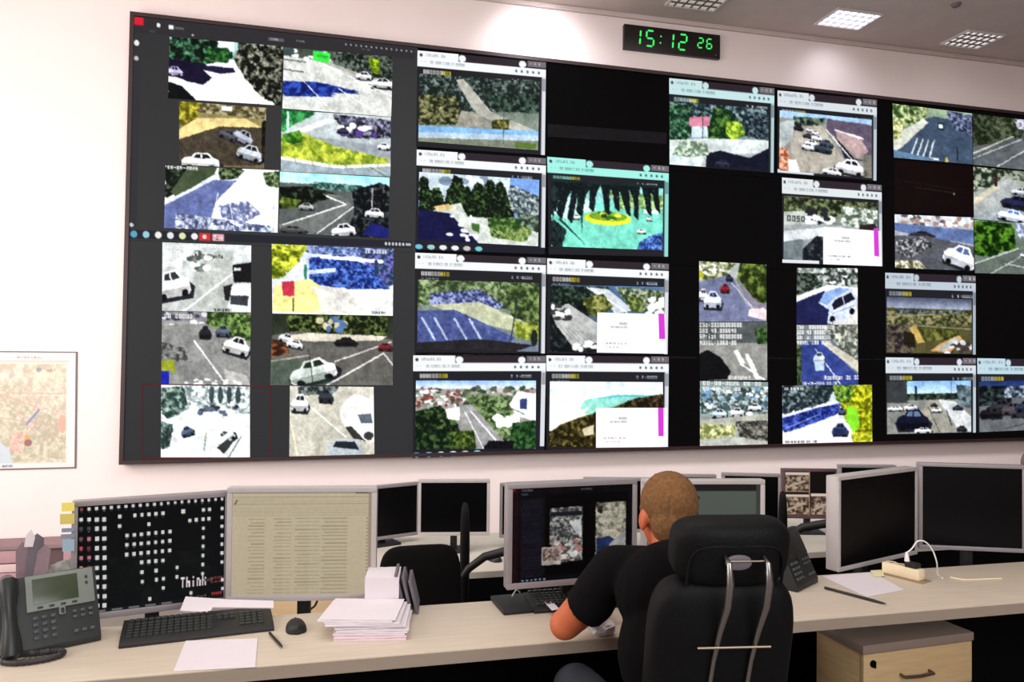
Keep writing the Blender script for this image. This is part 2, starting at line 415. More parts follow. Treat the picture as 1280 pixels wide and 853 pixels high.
# outer frame of four rails
def rail(Q): return slab('frame_rail',Q,WY-.02,WALL,'frame')
fr=.035
o_=[TLc,TRc,BRc,BLc]
def ins(p,dx,dz): return np.array([p[0]+dx,p[1],p[2]+dz])
i_=[ins(TLc,fr,-fr),ins(TRc,-fr,-fr),ins(BRc,-fr,fr),ins(BLc,fr,fr)]
rail([o_[0],o_[1],i_[1],i_[0]]);rail([o_[1],o_[2],i_[2],i_[1]]);rail([o_[2],o_[3],i_[3],i_[2]]);rail([o_[3],o_[0],i_[0],i_[3]])
# display panels: cell boundaries seen in the wall
def gx(uu,t):
    x=[152,335,518.5,683,836,972,1104,1220.5,1338]; xt=[165,343,522.5,684,836,971,1109,1222,1338]
    return xt[uu]*(1-t)+x[uu]*t
def gpt(uu,vv):
    x=gx(uu,vv/4); 
    yt=18+(x-165)*.1118 if x<520 else np.interp(x,[520,684,836,971,1109,1222,1338],[58,77.5,96,111,127,139,150])
    yb=577-(x-152)*.0235 if vv==4 else None
    yb=577-(x-152)*.0235
    m={0:0,1:.2515,2:.5055,3:.7545,4:1}[vv]
    return x,yt*(1-m)+yb*m
panels={}
PL={(0,0,2,2):'dark desktop with six street camera pictures and a task bar',(0,2,2,4):'dark desktop with six car camera pictures and a red outline'}
NAMES={(2,0):'browser showing a road bridge between trees',(2,1):'browser showing dark pines before a plaza',(2,2):'browser showing a blurred blue car park and trees',(2,3):'browser showing a city avenue from above',
(3,0):'black screen with a faint grey band',(3,1):'green tinted browser showing a roundabout behind palm fronds',(3,2):'browser with white dialog over a road and grey car park',(3,3):'browser with white dialog over a pale bay and dark hill',
(4,0):'browser showing a bright green tree by a pink roofed house',(4,1):'black blank screen',(4,2):'dark screen with upper half of a narrow column of pictures',(4,3):'dark screen with lower part of a narrow column of pictures',
(5,0):'browser showing queueing cars beside a long building',(5,1):'browser with white dialog over a street',(5,2):'dark screen with picture of a blue car',(5,3):'dark screen with a picture of a blue shaded road',
(6,0):'screen with pictures of a zebra crossing and a dark band',(6,1):'screen with pictures of parked cars',(6,2):'browser showing hills beyond orange fields',(6,3):'browser showing queueing cars under a pale blue sky',
(7,0):'screen with a picture of a road and kerb',(7,1):'screen with pictures of a street',(7,2):'black screen',(7,3):'browser showing parked cars in shade'}
def panel(u0,v0,u1,v1,base,label):
    Q=[gpt(u0,v0),gpt(u1,v0),gpt(u1,v1),gpt(u0,v1)]
    W3=wquad(Q,0); g=.003
    W3=[ins(W3[0],g,-g),ins(W3[1],-g,-g),ins(W3[2],-g,g),ins(W3[3],g,g)]
    m=base
    o=slab('display_panel',W3,WY,WALL,m); o['label']=label
    panels[(u0,v0)]=o; return o
MT['desk_grey']=mat('lit_grey_desktop',(7,7,8),.5,spec=.1,emit=(50,50,52),es=.9)
MT['desk_black']=mat('unlit_display',(2,2,2),.9,spec=.03,emit=(11,9,10),es=.7)
for q,lab in PL.items(): panel(*q[:2],*q[2:],'desk_grey',lab)
for (uu,vv),lab in NAMES.items(): panel(uu,vv,uu+1,vv+1,'desk_black',lab)
def on_panel(name,img,Q,pn,off=.002,label=None):
    W3=wquad(Q,off)
    o=pic_mesh(name,img,bil(*W3),'pic'); p=panels[pn]
    o.parent=p
    if label:o['label']=label
    return o
def size(Q):
    return max(abs(Q[1][0]-Q[0][0]),abs(Q[2][0]-Q[3][0]))*1.0,max(abs(Q[3][1]-Q[0][1]),abs(Q[2][1]-Q[1][1]))*1.0
seedc=[10]
def feed(Q,pn,fn,label=None,off=.004):
    seedc[0]+=1; W,H=size(Q); c=Pic(W,H,seedc[0]); fn(c); c.photo(); return on_panel('camera_feed',c.out(),Q,pn,off,label)
# --- the pictures (u right, v down)
W_=(248,248,255); G1=(26,34,30)
def f1(c):
    c.vg((235,238,255),(246,244,255)); c.r(0,0,1,.3,(150,190,190))
    c.fol([(0,0),(.55,0),(.55,.28),(.3,.42),(0,.5)],(18,34,26),(90,150,110),5,.62)
    c.r(.42,0,.56,.16,(225,240,245)); c.fol([(.33,.14),(.5,.1),(.56,.25),(.5,.36),(.3,.36)],(20,60,34),(70,130,60),4)
    c.p([(0,.35),(.3,.4),(.3,.5),(.38,.62),(.3,.74),(.16,.7),(0,.6)],(30,24,52)); c.p([(.3,.42),(.56,.43),(.58,.5),(.45,.54),(.3,.5)],(38,34,66))
    c.p([(0,.72),(.12,.78),(.25,1),(0,1)],(16,22,24)); c.car(.05,.55,.14,.16,(200,190,225),0,(30,24,60))
    c.l(.52,.58,.44,1,.03,(255,255,240),1,.05); c.p([(.8,1),(.62,.5),(1,.6),(1,1)],(250,245,235))
    c.fol([(.6,0),(1,0),(1,1),(.86,.92),(.76,.78),(.66,.55),(.56,.3)],(24,28,22),(158,160,140),4,.56,.35); c.grain(8)
def f2(c):
    c.vg((150,140,90),(110,98,70)); c.fol([(0,0),(.25,0),(.2,.3),(0,.4)],(110,104,24),(200,190,60),5); c.fol([(.25,0),(1,0),(1,.2),(.2,.16)],(90,80,50),(180,170,130),4)
    c.r(.48,.03,.6,.1,(240,240,240)); c.p([(0,.45),(.2,.25),(.75,.2),(.98,.35),(.5,.36),(0,.62)],(220,196,130))
    c.p([(0,.6),(.45,.36),(.95,.33),(1,.6),(.9,.95),(0,1)],(74,66,54),tex=14); c.car(.74,.5,.24,.22,(170,175,190),25); c.car(.82,.75,.3,.26,(190,198,205),12); c.car(.56,.48,.2,.16,(90,90,100),20)
    c.car(.25,.92,.44,.26,(244,244,240)); c.fol([(.95,.2),(1,.2),(1,1),(.96,.9)],(20,22,20),(60,50,40),4); c.grain(10)
def f3(c):
    c.vg((245,246,255),(240,244,255)); c.fol([(0,0),(.28,0),(.22,.28),(0,.55)],(24,34,26),(86,104,80),4,.6)
    c.p([(.2,0),(.45,0),(.42,.12),(.1,.5),(.05,.42)],(70,84,60)); c.p([(.42,.14),(.1,.48),(0,.6),(0,.66),(.3,.42)],(215,220,225))
    c.p([(0,.64),(.42,.2),(.62,.2),(.44,.55),(.38,1),(0,1)],(96,108,160),tex=16); c.fol([(.46,.6),(.7,.5),(.85,.7),(.7,.86),(.5,.8)],(110,120,170),(235,240,255),4,.55)
    c.fol([(.46,.0),(.7,0),(.62,.18),(.46,.2)],(30,44,30),(110,130,90),4);c.fol([(.1,.75),(.95,.9),(1,1),(.1,1)],(80,90,130),(220,228,250),4,.5); c.fol([(.85,.05),(1,.02),(1,.3),(.88,.25)],(50,70,40),(150,170,120),3)
    for x in (.46,.55): c.l(x,.4,x-.06 if x<.5 else x+.06,1,.01,(235,240,255))
    c.l(.955,0,.955,1,.006,(120,130,130)); c.grain(8); c.text(.02,.0,.06,'08-09-2026')
def f4(c):
    c.vg((150,150,145),(205,208,200)); c.r(0,0,1,.16,(70,80,70)); c.speck(.0,.02,.5,.16,[(230,230,235),(60,80,90)],16,.04); c.fol([(.44,0),(1,.0),(1,.42),(.75,.36),(.45,.2)],(30,40,34),(110,120,110),3)
    c.p([(.26,.02),(.42,.04),(.41,.2),(.27,.18)],(60,225,70)); c.r(.29,.08,.4,.12,(40,190,60))
    c.p([(0,.14),(.3,.18),(.75,.42),(1,.55),(1,1),(0,.95)],(200,202,198),tex=10); c.fol([(.76,.05),(.88,.08),(.88,.34),(.8,.28)],(100,130,20),(190,215,40),4)
    c.car(.73,.36,.15,.14,(235,235,240)); c.car(.9,.46,.22,.18,(225,228,230)); c.fol([(0,.55),(.3,.52),(.6,.6),(.82,.66),(.4,.68),(.5,.74),(0,.8)],(22,38,120),(50,84,190),5,.5,.15)
    c.l(.32,.2,1,.66,.012,(245,245,245)); c.l(.05,.3,.44,.96,.012,(235,235,230)); c.l(.5,.6,.85,.95,.015,(240,240,238)); c.l(0,.2,.2,.22,.02,(100,105,100)); c.l(0,.36,.18,.38,.02,(80,85,95)); c.grain(8)
def f5(c):
    c.vg((190,200,200),(150,160,165)); c.fol([(0,0),(.35,0),(.1,.25),(0,.4)],(30,110,60),(70,170,90),5); c.l(.06,.05,.06,.4,.03,(200,240,235)); c.fol([(.45,.02),(1,.06),(1,.36),(.6,.4)],(40,40,60),(150,150,175),4)
    c.p([(.1,.34),(.4,.1),(.5,.12),(.2,.36)],(225,228,225)); c.speck(.5,.15,.85,.35,[(230,225,240),(90,60,140),(60,60,80)],12,.05); c.p([(.2,.4),(1,.5),(1,.7),(.3,.5)],(150,158,165))
    c.fol([(0,.42),(.2,.36),(.5,.55),(.98,.7),(.98,.78),(.5,.86),(0,.76)],(130,160,40),(205,215,70),6,.45); c.fol([(.02,.4),(.16,.32),(.22,.48),(.1,.56),(0,.5)],(40,100,30),(110,170,50),5)
    c.l(0,.78,.5,.88,.05,(238,240,238)); c.l(.5,.88,1,.8,.05,(230,235,230)); c.l(0,.9,1,.95,.06,(150,170,180))
    for k in range(6): c.l(.12+k*.15,.74,.14+k*.15,.88,.012,(120,140,90))
    c.car(.93,.5,.12,.12,(240,240,250)); c.car(.55,.28,.1,.1,(60,60,80)); c.l(.8,.85,.96,1,.01,(60,70,60)); c.grain(8)
def f6(c):
    c.vg((150,225,250),(190,235,250),0,.2); c.r(0,.18,1,1,(90,96,94)); c.fol([(0,.25),(.3,.22),(.55,.34),(.3,.5),(0,.62)],(14,22,18),(70,84,60),4,.6); c.fol([(.3,.14),(.75,.16),(.75,.26),(.3,.26)],(40,80,76),(130,170,160),3)
    c.p([(.38,.33),(.55,.33),(.66,.5),(.3,1),(.02,1),(0,.86),(.52,.55),(.46,.42)],(110,114,112),tex=8); c.l(.42,.36,.6,.48,.02,W_); c.l(.6,.48,.04,.86,.02,(240,240,240)); c.l(.68,.5,.34,.98,.02,(225,225,230))
    c.fol([(.65,.25),(.9,.1),(1,.15),(1,1),(.6,1),(.68,.6)],(16,20,26),(84,92,90),4,.62); c.fol([(.0,.4),(.2,.45),(.14,.58),(.02,.6)],(60,80,30),(140,160,60),4); c.l(.84,.2,.84,.6,.01,(220,220,220))
    c.car(.24,.55,.14,.12,(170,170,175)); c.car(.86,.6,.18,.16,(225,228,235)); c.car(.58,.9,.22,.22,(240,240,250),-8); c.p([(.75,.95),(.84,.75),(1,.84),(1,1)],(30,36,110)); c.car(.12,.93,.24,.12,(90,92,90)); c.text(.04,.02,.05,'08-09-2026'); c.grain(8)
def f7(c):
    c.vg((200,205,205),(180,184,182)); c.p([(.25,.95),(.4,.3),(.62,.1),(.8,.1),(.72,1)],(176,180,176),tex=6); c.speck(.1,.1,.55,.4,[(235,238,238),(120,125,120),(80,90,86)],26,.06)
    c.l(.85,.36,.24,1,.022,(248,248,248)); c.car(.11,.62,.4,.42,(244,244,244),-14,(50,56,60)); c.p([(.78,.3),(1,.25),(1,.55),(.8,.56)],(28,30,32)); c.r(.8,.34,.88,.38,(210,210,210))
    c.p([(.68,.62),(.78,.58),(.8,.85),(.7,.82)],(40,40,42)); c.p([(.74,.9),(.78,.6),(.96,.58),(1,.66),(1,.98),(.76,.98)],(246,246,248)); c.p([(.76,.75),(.97,.75),(.96,.9),(.76,.88)],(60,64,70))
    for k,t in enumerate(['Iso:00124000.','GEO:43.00064','Serial A','00002']): c.text(.02,.03+k*.085,.065,t,(250,250,250),.8)
    c.text(.42,.0,.06,'08-09-2026',(250,250,250)); c.text(.5,.16,.05,'Tranta',(60,60,60)); c.text(.58,.94,.05,'Sanator',(40,40,40)); c.grain(7)
def f8(c):
    c.vg((150,150,148),(132,132,130)); c.fol([(.4,0),(1,0),(1,.4),(.6,.35)],(50,70,36),(128,160,84),4); c.r(0,0,.5,.14,(130,130,132)); c.speck(.0,.03,.5,.2,[(220,220,225),(70,70,90)],14,.05)
    c.p([(0,.2),(.5,.16),(1,.5),(1,1),(0,1)],(136,136,134),tex=10); c.l(.36,.4,.7,.95,.02,(230,230,228)); c.fol([(0,.42),(.25,.5),(.3,.66),(0,.75)],(74,74,72),(140,140,138),4)
    c.car(.48,.28,.13,.18,(40,42,44)); c.car(.84,.46,.3,.26,(240,240,238),14); c.car(.68,.26,.16,.16,(90,100,120)); c.p([(.7,.78),(.96,.86),(1,1),(.72,.98)],(175,172,170))
    c.p([(0,.68),(.14,.66),(.16,.85),(.08,.8),(.08,.94),(0,.96)],(150,160,40)); c.r(0,.82,.09,1,(30,40,170)); c.text(.03,.04,.06,'00 00000',(240,240,240)); c.speck(.2,.92,.9,1,[(230,230,230)],18,.03); c.grain(8)
def f9(c):
    c.vg((214,222,222),(238,242,240)); c.fol([(0,.05),(.25,.02),(.35,.3),(.1,.48),(0,.4)],(50,76,68),(165,188,180),4,.5); c.fol([(.25,.0),(1,0),(1,.4),(.6,.35),(.3,.3)],(130,150,150),(240,244,244),4,.45)
    for k in range(4): c.e(.56+k*.1,.14,.03,.12,(60,80,84)); 
    c.speck(.4,.28,.85,.42,[(90,100,120),(235,238,240),(50,56,70)],14,.05); c.fol([(0,.5),(.14,.55),(.1,.85),(0,.9)],(50,70,66),(150,170,165),4)
    c.p([(.2,.45),(.9,.42),(1,.6),(.7,1),(.1,.95)],(228,234,232),tex=6); c.car(.29,.64,.14,.14,(80,96,124),-20); c.car(.72,.72,.2,.2,(235,238,240),-40,(60,70,80)); c.p([(.62,.86),(.74,.74),(.8,.8),(.7,.95)],(60,64,64)); c.l(.9,.7,.75,1,.02,(120,140,130)); c.l(.5,.66,.48,.9,.02,(150,156,150)); c.grain(12)
def f10(c):
    c.vg((190,200,225),(238,238,236)); c.fol([(.2,0),(1,0),(1,.16),(.3,.12)],(50,80,140),(170,180,230),4); c.fol([(.7,.02),(1,.05),(1,.55),(.9,.6),(.78,.3)],(40,70,90),(120,110,200),3)
    c.fol([(.3,.18),(.55,.12),(.85,.3),(.9,.5),(.98,.6),(.6,.62),(.3,.55)],(24,44,120),(90,130,225),3,.5,.15); c.l(.4,.16,.9,.2,.05,(235,240,250)); c.l(.25,.4,.5,.35,.06,(200,215,240))
    c.fol([(0,0),(.3,0),(.22,.25),(.08,.5),(0,.5)],(90,110,10),(220,225,70),5,.45); c.p([(.02,.6),(.3,.48),(.42,.62),(.4,.98),(0,.96)],(240,224,140)); c.p([(.3,.6),(.6,.6),(.8,.95),(.4,1),(.36,.7)],(214,212,206))
    c.p([(.08,.54),(.18,.52),(.18,.74),(.09,.74)],(190,50,70)); c.p([(.35,.62),(.44,.66),(.36,.75),(.46,.8),(.38,.88),(.48,.94),(.34,.95),(.44,.88)],(250,246,200)); c.l(.27,.3,.27,.48,.04,(50,130,110)); c.l(.85,.2,.85,.4,.05,(40,60,90)); c.l(.17,.78,.17,.95,.02,(60,40,40)); c.text(.76,.03,.05,'00 00000'); c.text(.82,.93,.04,'Sanator',(70,70,70)); c.grain(8)
def f11(c):
    c.vg((40,48,34),(92,90,88)); c.fol([(.1,0),(.95,0),(.95,.28),(.15,.28)],(30,38,20),(120,140,74),4,.58); c.speck(.35,.06,.6,.22,[(80,110,160),(200,190,150)],14,.04)
    c.p([(0,.3),(.2,.24),(1,.34),(1,1),(0,1)],(98,96,92),tex=8); c.p([(.05,.32),(.3,.26),(.95,.3),(.9,.36),(.3,.38)],(205,198,180)); c.fol([(0,.35),(.12,.4),(.15,.55),(0,.62)],(70,40,24),(140,90,60),4)
    c.car(.12,.34,.12,.14,(225,228,228),20); c.car(.19,.42,.13,.12,(238,238,238),10); c.car(.6,.38,.18,.13,(36,32,30)); c.car(.34,.8,.38,.34,(248,248,248),-14,(40,36,36)); c.l(.98,.38,.52,.66,.02,(205,198,195)); c.l(.92,.54,.45,1,.025,(215,210,208)); c.l(.92,.54,1,.72,.02,(200,200,200)); c.l(0,.66,.3,.58,.02,(170,160,150)); c.car(.93,.45,.12,.12,(120,40,44)); c.p([(0,.62),(.4,.66),(.5,.98),(0,.98)],(40,90,60),.25); c.l(.3,.5,.34,.95,.012,(50,40,36)); c.grain(8)
def f12(c):
    c.vg((200,198,186),(184,180,168)); c.p([(0,.25),(.2,.05),(.65,0),(1,.3),(1,1),(0,1)],(190,186,172),tex=6); c.l(.25,.3,.66,.72,.018,(245,243,235)); c.l(.02,.52,.1,1,.02,(232,224,190)); c.fol([(.1,0),(.6,0),(.5,.12),(.1,.14)],(50,56,54),(130,140,140),4)
    c.car(.12,.25,.2,.26,(240,240,240)); c.car(.42,.14,.16,.2,(60,66,74)); c.p([(.58,.3),(.75,.1),(1,.2),(1,.6),(.66,.6),(.6,.45)],(232,232,228)); c.p([(.65,.48),(.7,.34),(.88,.34),(1,.42),(1,.78),(.8,.76)],(242,242,242)); c.p([(.8,.4),(.96,.38),(.98,.52),(.84,.52)],(90,100,110)); c.e(.93,.7,.06,.06,(60,60,60)); c.p([(.65,.58),(.72,.56),(.9,.78),(.75,.74)],(60,60,56))
    c.p([(.44,1),(.46,.8),(.6,.74),(.82,.76),(.88,1)],(176,186,192)); c.p([(.5,.86),(.54,.78),(.76,.78),(.82,.9)],(40,46,54)); c.grain(8)
def g1(c):
    c.vg((90,110,104),(140,146,130)); c.fol([(0,0),(1,0),(1,.45),(0,.55)],(34,46,44),(120,138,130),3,.6); c.p([(.3,.06),(.36,.04),(.6,.5),(.98,.72),(.98,.84),(.5,.56),(.42,.42)],(168,168,158)); c.fol([(.5,.2),(1,.2),(1,.48),(.6,.45)],(24,38,34),(80,104,90),4)
    c.fol([(0,.3),(.3,.3),(.38,.7),(0,.76)],(40,50,30),(150,146,100),4,.5); c.p([(.35,.5),(.5,.55),(.62,.72),(.3,.74)],(150,146,136),tex=16); c.fol([(.6,.6),(.75,.58),(.74,.8),(.6,.78)],(60,64,24),(150,140,70),4)
    c.p([(0,.76),(1,.72),(1,.8),(0,.9)],(120,170,215)); c.p([(0,.86),(1,.78),(1,.86),(0,.95)],(170,190,210)); c.p([(0,.94),(1,.86),(1,1),(0,1)],(120,128,110)); c.r(.8,.9,.98,.98,(90,120,50)); c.l(.7,.45,.7,.95,.012,(70,80,80)); c.grain(12)
def g2(c):
    c.vg((110,150,215),(120,140,180)); c.r(0,0,.75,.4,(190,205,215)); c.speck(.02,.02,.6,.3,[(230,236,240),(120,140,160)],16,.06); c.fol([(.75,.1),(1,.25),(1,.6),(.7,.5)],(60,80,90),(190,200,200),3)
    for x,w_,t in [(.03,.12,.05),(.14,.1,.2),(.3,.16,.02),(.38,.1,.15),(.48,.14,.1),(.57,.14,.05),(.66,.14,.08)]: c.fol([(x-w_*.7,.66),(x-w_*.5,.3),(x-.01,t),(x+w_*.3,t+.02),(x+w_*.6,.35),(x+w_,.66)],(14,30,20),(80,112,56),3,.62,.4)
    c.p([(.16,.5),(.34,.42),(.4,.62),(1,.6),(1,1),(0,1),(0,.75)],(190,196,190),tex=14); c.p([(0,.55),(.25,.58),(.5,1),(0,1)],(24,26,70)); c.p([(.12,.5),(.24,.44),(.3,.5),(.16,.56)],(205,180,120)); c.fol([(.56,.62),(.8,.58),(.96,.7),(.9,.95),(.6,.9)],(50,90,40),(150,170,96),4); c.p([(.43,.7),(.5,.72),(.5,.85),(.44,.8)],(70,110,50)); c.fol([(.8,.5),(1,.55),(1,.8),(.85,.7)],(40,60,44),(130,150,130),3); c.speck(.25,.6,.5,1,[(235,238,240)],14,.03); c.grain(12)
def g3(c):
    c.vg((120,140,110),(110,120,140)); c.fol([(0,0),(1,0),(1,.4),(0,.36)],(60,80,50),(150,170,120),4); c.fol([(.1,.2),(.5,.12),(.7,.34),(.6,.45),(.1,.35)],(50,60,120),(150,160,200),3,.45); c.fol([(.7,.05),(1,.05),(1,.7),(.78,.6)],(50,70,36),(130,150,90),5)
    c.p([(.1,.36),(.5,.3),(.95,.62),(.8,.72),(.3,.5)],(176,180,150),tex=14); c.p([(0,.45),(.3,.42),(.8,.8),(.7,.95),(0,.95)],(74,86,140),tex=20); 
    for x in (.04,.14,.3,.42): c.l(x,.55,x+.1,.85,.03,(170,185,215))
    c.fol([(.78,.55),(1,.62),(1,.85),(.8,.8)],(120,140,40),(190,200,90),4); c.l(.82,.2,.76,.85,.02,(50,56,70)); c.p([(0,.9),(.5,.83),(.96,.9),(.8,1),(0,1)],(44,42,46)); c.e(.96,.8,.03,.12,(40,44,44)); c.grain(12)
def g4(c):
    c.vg((130,170,230),(230,236,245),0,.14); c.r(0,.12,1,1,(150,150,146)); c.speck(.0,.1,1,.38,[(238,238,240),(130,90,84),(90,104,80),(180,180,175),(60,80,60)],150,.03); c.speck(0,.2,.35,.4,[(130,64,60),(225,222,220)],30,.022)
    c.fol([(0,.45),(.2,.36),(.34,.6),(.4,1),(0,1)],(20,40,24),(84,110,60),4,.6); c.fol([(.4,.2),(.85,.24),(.8,.5),(.95,.72),(.7,.9),(.5,.5)],(50,76,40),(140,160,110),4); c.p([(.36,.35),(.46,.36),(.78,.98),(.48,.98)],(150,150,150),tex=12); c.l(.45,.45,.7,.95,.02,(235,235,235)); c.l(.4,.45,.56,1,.015,(220,220,220))
    c.p([(.77,.35),(.84,.16),(1,.2),(1,.6),(.84,.52)],(246,246,248)); c.p([(.86,.28),(.92,.26),(.92,.42),(.86,.42)],(60,70,130)); c.l(.78,.4,.9,.5,.02,(120,125,130)); c.speck(.66,.5,.84,.66,[(240,240,240)],16,.05); c.p([(.24,.42),(.36,.38),(.36,.58),(.26,.56)],(235,235,238)); c.fol([(.8,.62),(1,.58),(1,1),(.76,1)],(24,60,30),(70,110,60),4); c.p([(.56,.96),(.6,.88),(.82,.88),(.8,1),(.56,1)],(24,24,30)); c.fol([(.28,.75),(.48,.72),(.5,1),(.3,1)],(40,60,24),(110,130,60),4); c.grain(12)
def g5(c):
    c.vg((150,215,215),(110,205,185)); c.p([(0,.35),(1,.3),(1,1),(0,1)],(112,206,184),tex=6); c.p([(0,.3),(.3,.25),(.4,.42),(.15,.6),(0,.5)],(190,235,228)); c.fol([(.5,.15),(1,.15),(1,.36),(.6,.4)],(110,160,90),(190,220,150),4)
    c.e(.5,.55,.21,.1,(214,222,40)); c.e(.5,.52,.17,.07,(120,160,40)); c.speck(.38,.44,.62,.55,[(50,110,40),(220,220,60),(70,60,40)],14,.03); c.car(.8,.72,.08,.08,(230,245,240)); c.car(.87,.52,.05,.08,(235,245,245)); c.car(.22,.55,.07,.08,(240,245,245)); c.r(.82,.38,.96,.44,(225,240,230))
    for x,w_,y,dx in [(.05,.12,.4,-.03),(.15,.14,.5,-.08),(.24,.1,.55,-.08),(.3,.12,.45,-.06),(.38,.1,.38,-.03),(.47,.09,.42,.02),(.55,.09,.36,.03),(.62,.1,.42,.06),(.7,.07,.34,.06),(.75,.06,.46,.0),(.83,.09,.4,.04),(.9,.08,.35,.05)]:
        c.fol([(x-w_*.5,0),(x+w_*.7,0),(x+w_*.35+dx*.6,y*.5),(x+dx+.025,y+.1),(x+dx-.02,y+.02),(x-w_*.3+dx*.5,y*.5)],(20,34,38),(70,110,110),2,.8,.25)
    c.l(.27,.4,.27,.78,.03,(26,40,42),1,.005)
    c.r(0,0,1,.05,(30,44,46)); c.fol([(0,.0),(.06,.2),(.02,.6),(.14,.75),(.1,1),(0,1)],(20,30,36),(40,60,60),4); c.l(.08,.6,.3,.95,.035,(36,60,60),1,.005); c.fol([(.78,.9),(.88,.78),(1,.72),(1,1),(.76,1)],(30,60,140),(110,150,220),3)
def g6(c):
    c.vg((80,110,150),(60,70,80)); c.fol([(0,.02),(.5,.02),(.55,.35),(.3,.45),(0,.35)],(24,40,34),(84,104,90),4,.6); c.p([(.3,.03),(.5,.06),(.72,.36),(.56,.42),(.44,.2)],(190,198,205)); c.l(.36,.05,.66,.4,.015,(240,240,245)); c.fol([(.55,.02),(1,.06),(1,.4),(.7,.36)],(60,80,50),(170,180,150),3); c.fol([(.28,.2),(.45,.12),(.54,.3),(.42,.5),(.28,.4)],(70,80,30),(160,160,90),4)
    c.fol([(.66,.15),(.8,.18),(.8,.38),(.7,.38)],(70,90,40),(150,160,90),4); c.speck(.85,.15,1,.45,[(238,240,242)],16,.05); c.fol([(0,.3),(.3,.3),(.42,1),(0,1)],(24,30,34),(80,90,90),4,.7); c.p([(0,.38),(.15,.28),(.42,.58),(.4,.85),(.22,.98),(.05,.6)],(172,174,172),tex=8); c.speck(.02,.3,.18,.52,[(236,236,236),(60,60,60)],16,.04)
    for k in range(7): c.l(.08+k*.04,.6+k*.02,.26+k*.025,.95-k*.03,.008,(130,130,132))
    c.speck(.15,.85,.4,.98,[(240,240,240)],10,.04); c.grain(10)
def g7(c):
    c.vg((206,236,246),(238,240,196)); c.p([(0,.1),(.35,.15),(.3,.45),(0,.8)],(250,250,226)); c.vg((214,238,248),(232,244,240),0,.2); c.p([(.3,.28),(.6,.2),(.96,.22),(.9,.3),(.6,.44),(.3,.5),(.26,.42)],(140,216,200)); c.p([(.34,.27),(.6,.2),(.96,.2),(.96,.22),(.6,.24)],(90,190,200))
    c.p([(.22,.5),(.36,.36),(.3,.5),(.1,.66)],(244,240,220)); c.fol([(0,.78),(.1,.66),(.3,.52),(.5,.42),(.75,.25),(1,.18),(1,1),(0,1)],(44,40,18),(130,116,60),4,.6,.12); c.p([(.28,.72),(.38,.66),(.38,.8),(.3,.82)],(200,190,160)); c.fol([(.7,.3),(1,.2),(1,.42),(.7,.42)],(40,36,20),(110,80,60),4,.6); c.grain(6)
def g8(c):
    c.vg((70,100,110),(180,190,185)); c.fol([(0,0),(1,0),(1,.5),(0,.4)],(30,50,56),(140,165,165),4,.55); c.fol([(0,.05),(.2,.05),(.24,.5),(.1,.68),(0,.6)],(26,60,44),(110,160,120),4,.55); c.p([(.2,.24),(.4,.2),(.4,.36),(.2,.38)],(196,120,140)); c.p([(.22,.38),(.38,.36),(.38,.52),(.22,.56)],(190,205,220)); c.l(.33,.2,.33,.6,.015,(50,60,70))
    c.fol([(.42,.1),(.55,.05),(.75,.35),(.6,.68),(.42,.72),(.38,.5)],(24,60,34),(100,140,60),5,.6); c.fol([(.56,.26),(.7,.24),(.76,.42),(.64,.56),(.56,.44)],(90,140,30),(190,215,70),5,.45); c.p([(0,.62),(.35,.55),(.7,.52),(1,.5),(1,.7),(.5,.8),(.1,.9),(0,1)],(196,205,205),tex=10); c.p([(.36,.78),(.5,.72),(.8,.8),(1,.62),(1,1),(.36,1)],(24,28,46)); c.fol([(.1,.62),(.35,.6),(.4,.8),(.0,.95)],(110,140,110),(200,214,200),3); c.p([(.0,.85),(.34,.86),(.3,1),(0,1)],(200,215,220)); c.car(.52,.92,.14,.1,(60,60,90)); c.fol([(.78,.1),(1,.1),(1,.5),(.8,.45)],(30,40,50),(100,120,130),3); c.grain(12)
def g9(c):
    c.vg((150,190,235),(170,190,220),0,.2); c.r(0,.12,1,1,(140,140,138)); c.fol([(.15,.08),(.5,.06),(.46,.25),(.15,.25)],(30,44,40),(120,140,120),4); c.p([(0,.2),(.16,.14),(.14,.45),(.0,.7)],(170,180,180)); c.p([(.2,.24),(.45,.18),(.8,.98),(.15,.98),(.12,.5)],(168,162,150),tex=6)
    c.p([(.5,.06),(1,.1),(1,.6),(.85,.62),(.5,.25)],(96,84,104)); c.p([(.6,.25),(.86,.3),(.96,.55),(.84,.68),(.62,.4)],(176,150,150)); c.l(.6,.24,.9,.34,.03,(225,220,228)); c.p([(.6,.35),(.8,.68),(.96,.72),(.7,.7)],(40,36,50)); c.l(.5,.25,.8,.75,.02,(230,230,230))
    for x,y,w_,h_,cc in [(.2,.26,.1,.1,(44,44,50)),(.32,.28,.08,.08,(230,230,235)),(.38,.32,.08,.08,(240,240,240)),(.3,.38,.1,.08,(60,66,76)),(.4,.4,.12,.1,(235,235,240)),(.34,.5,.14,.12,(235,236,240)),(.5,.48,.14,.13,(70,80,96)),(.46,.56,.18,.16,(60,70,84)),(.3,.56,.14,.12,(225,228,235)),(.76,.84,.32,.26,(240,240,244)),(.56,.94,.22,.12,(244,244,246))]: c.car(x,y,w_,h_,cc,6)
    c.fol([(0,.6),(.08,.62),(.14,.85),(.12,1),(0,1)],(150,80,50),(230,170,140),4); c.p([(.1,.8),(.18,.8),(.22,1),(.1,1)],(240,240,240)); c.r(.9,.6,1,1,(110,110,96),.7); c.grain(10)
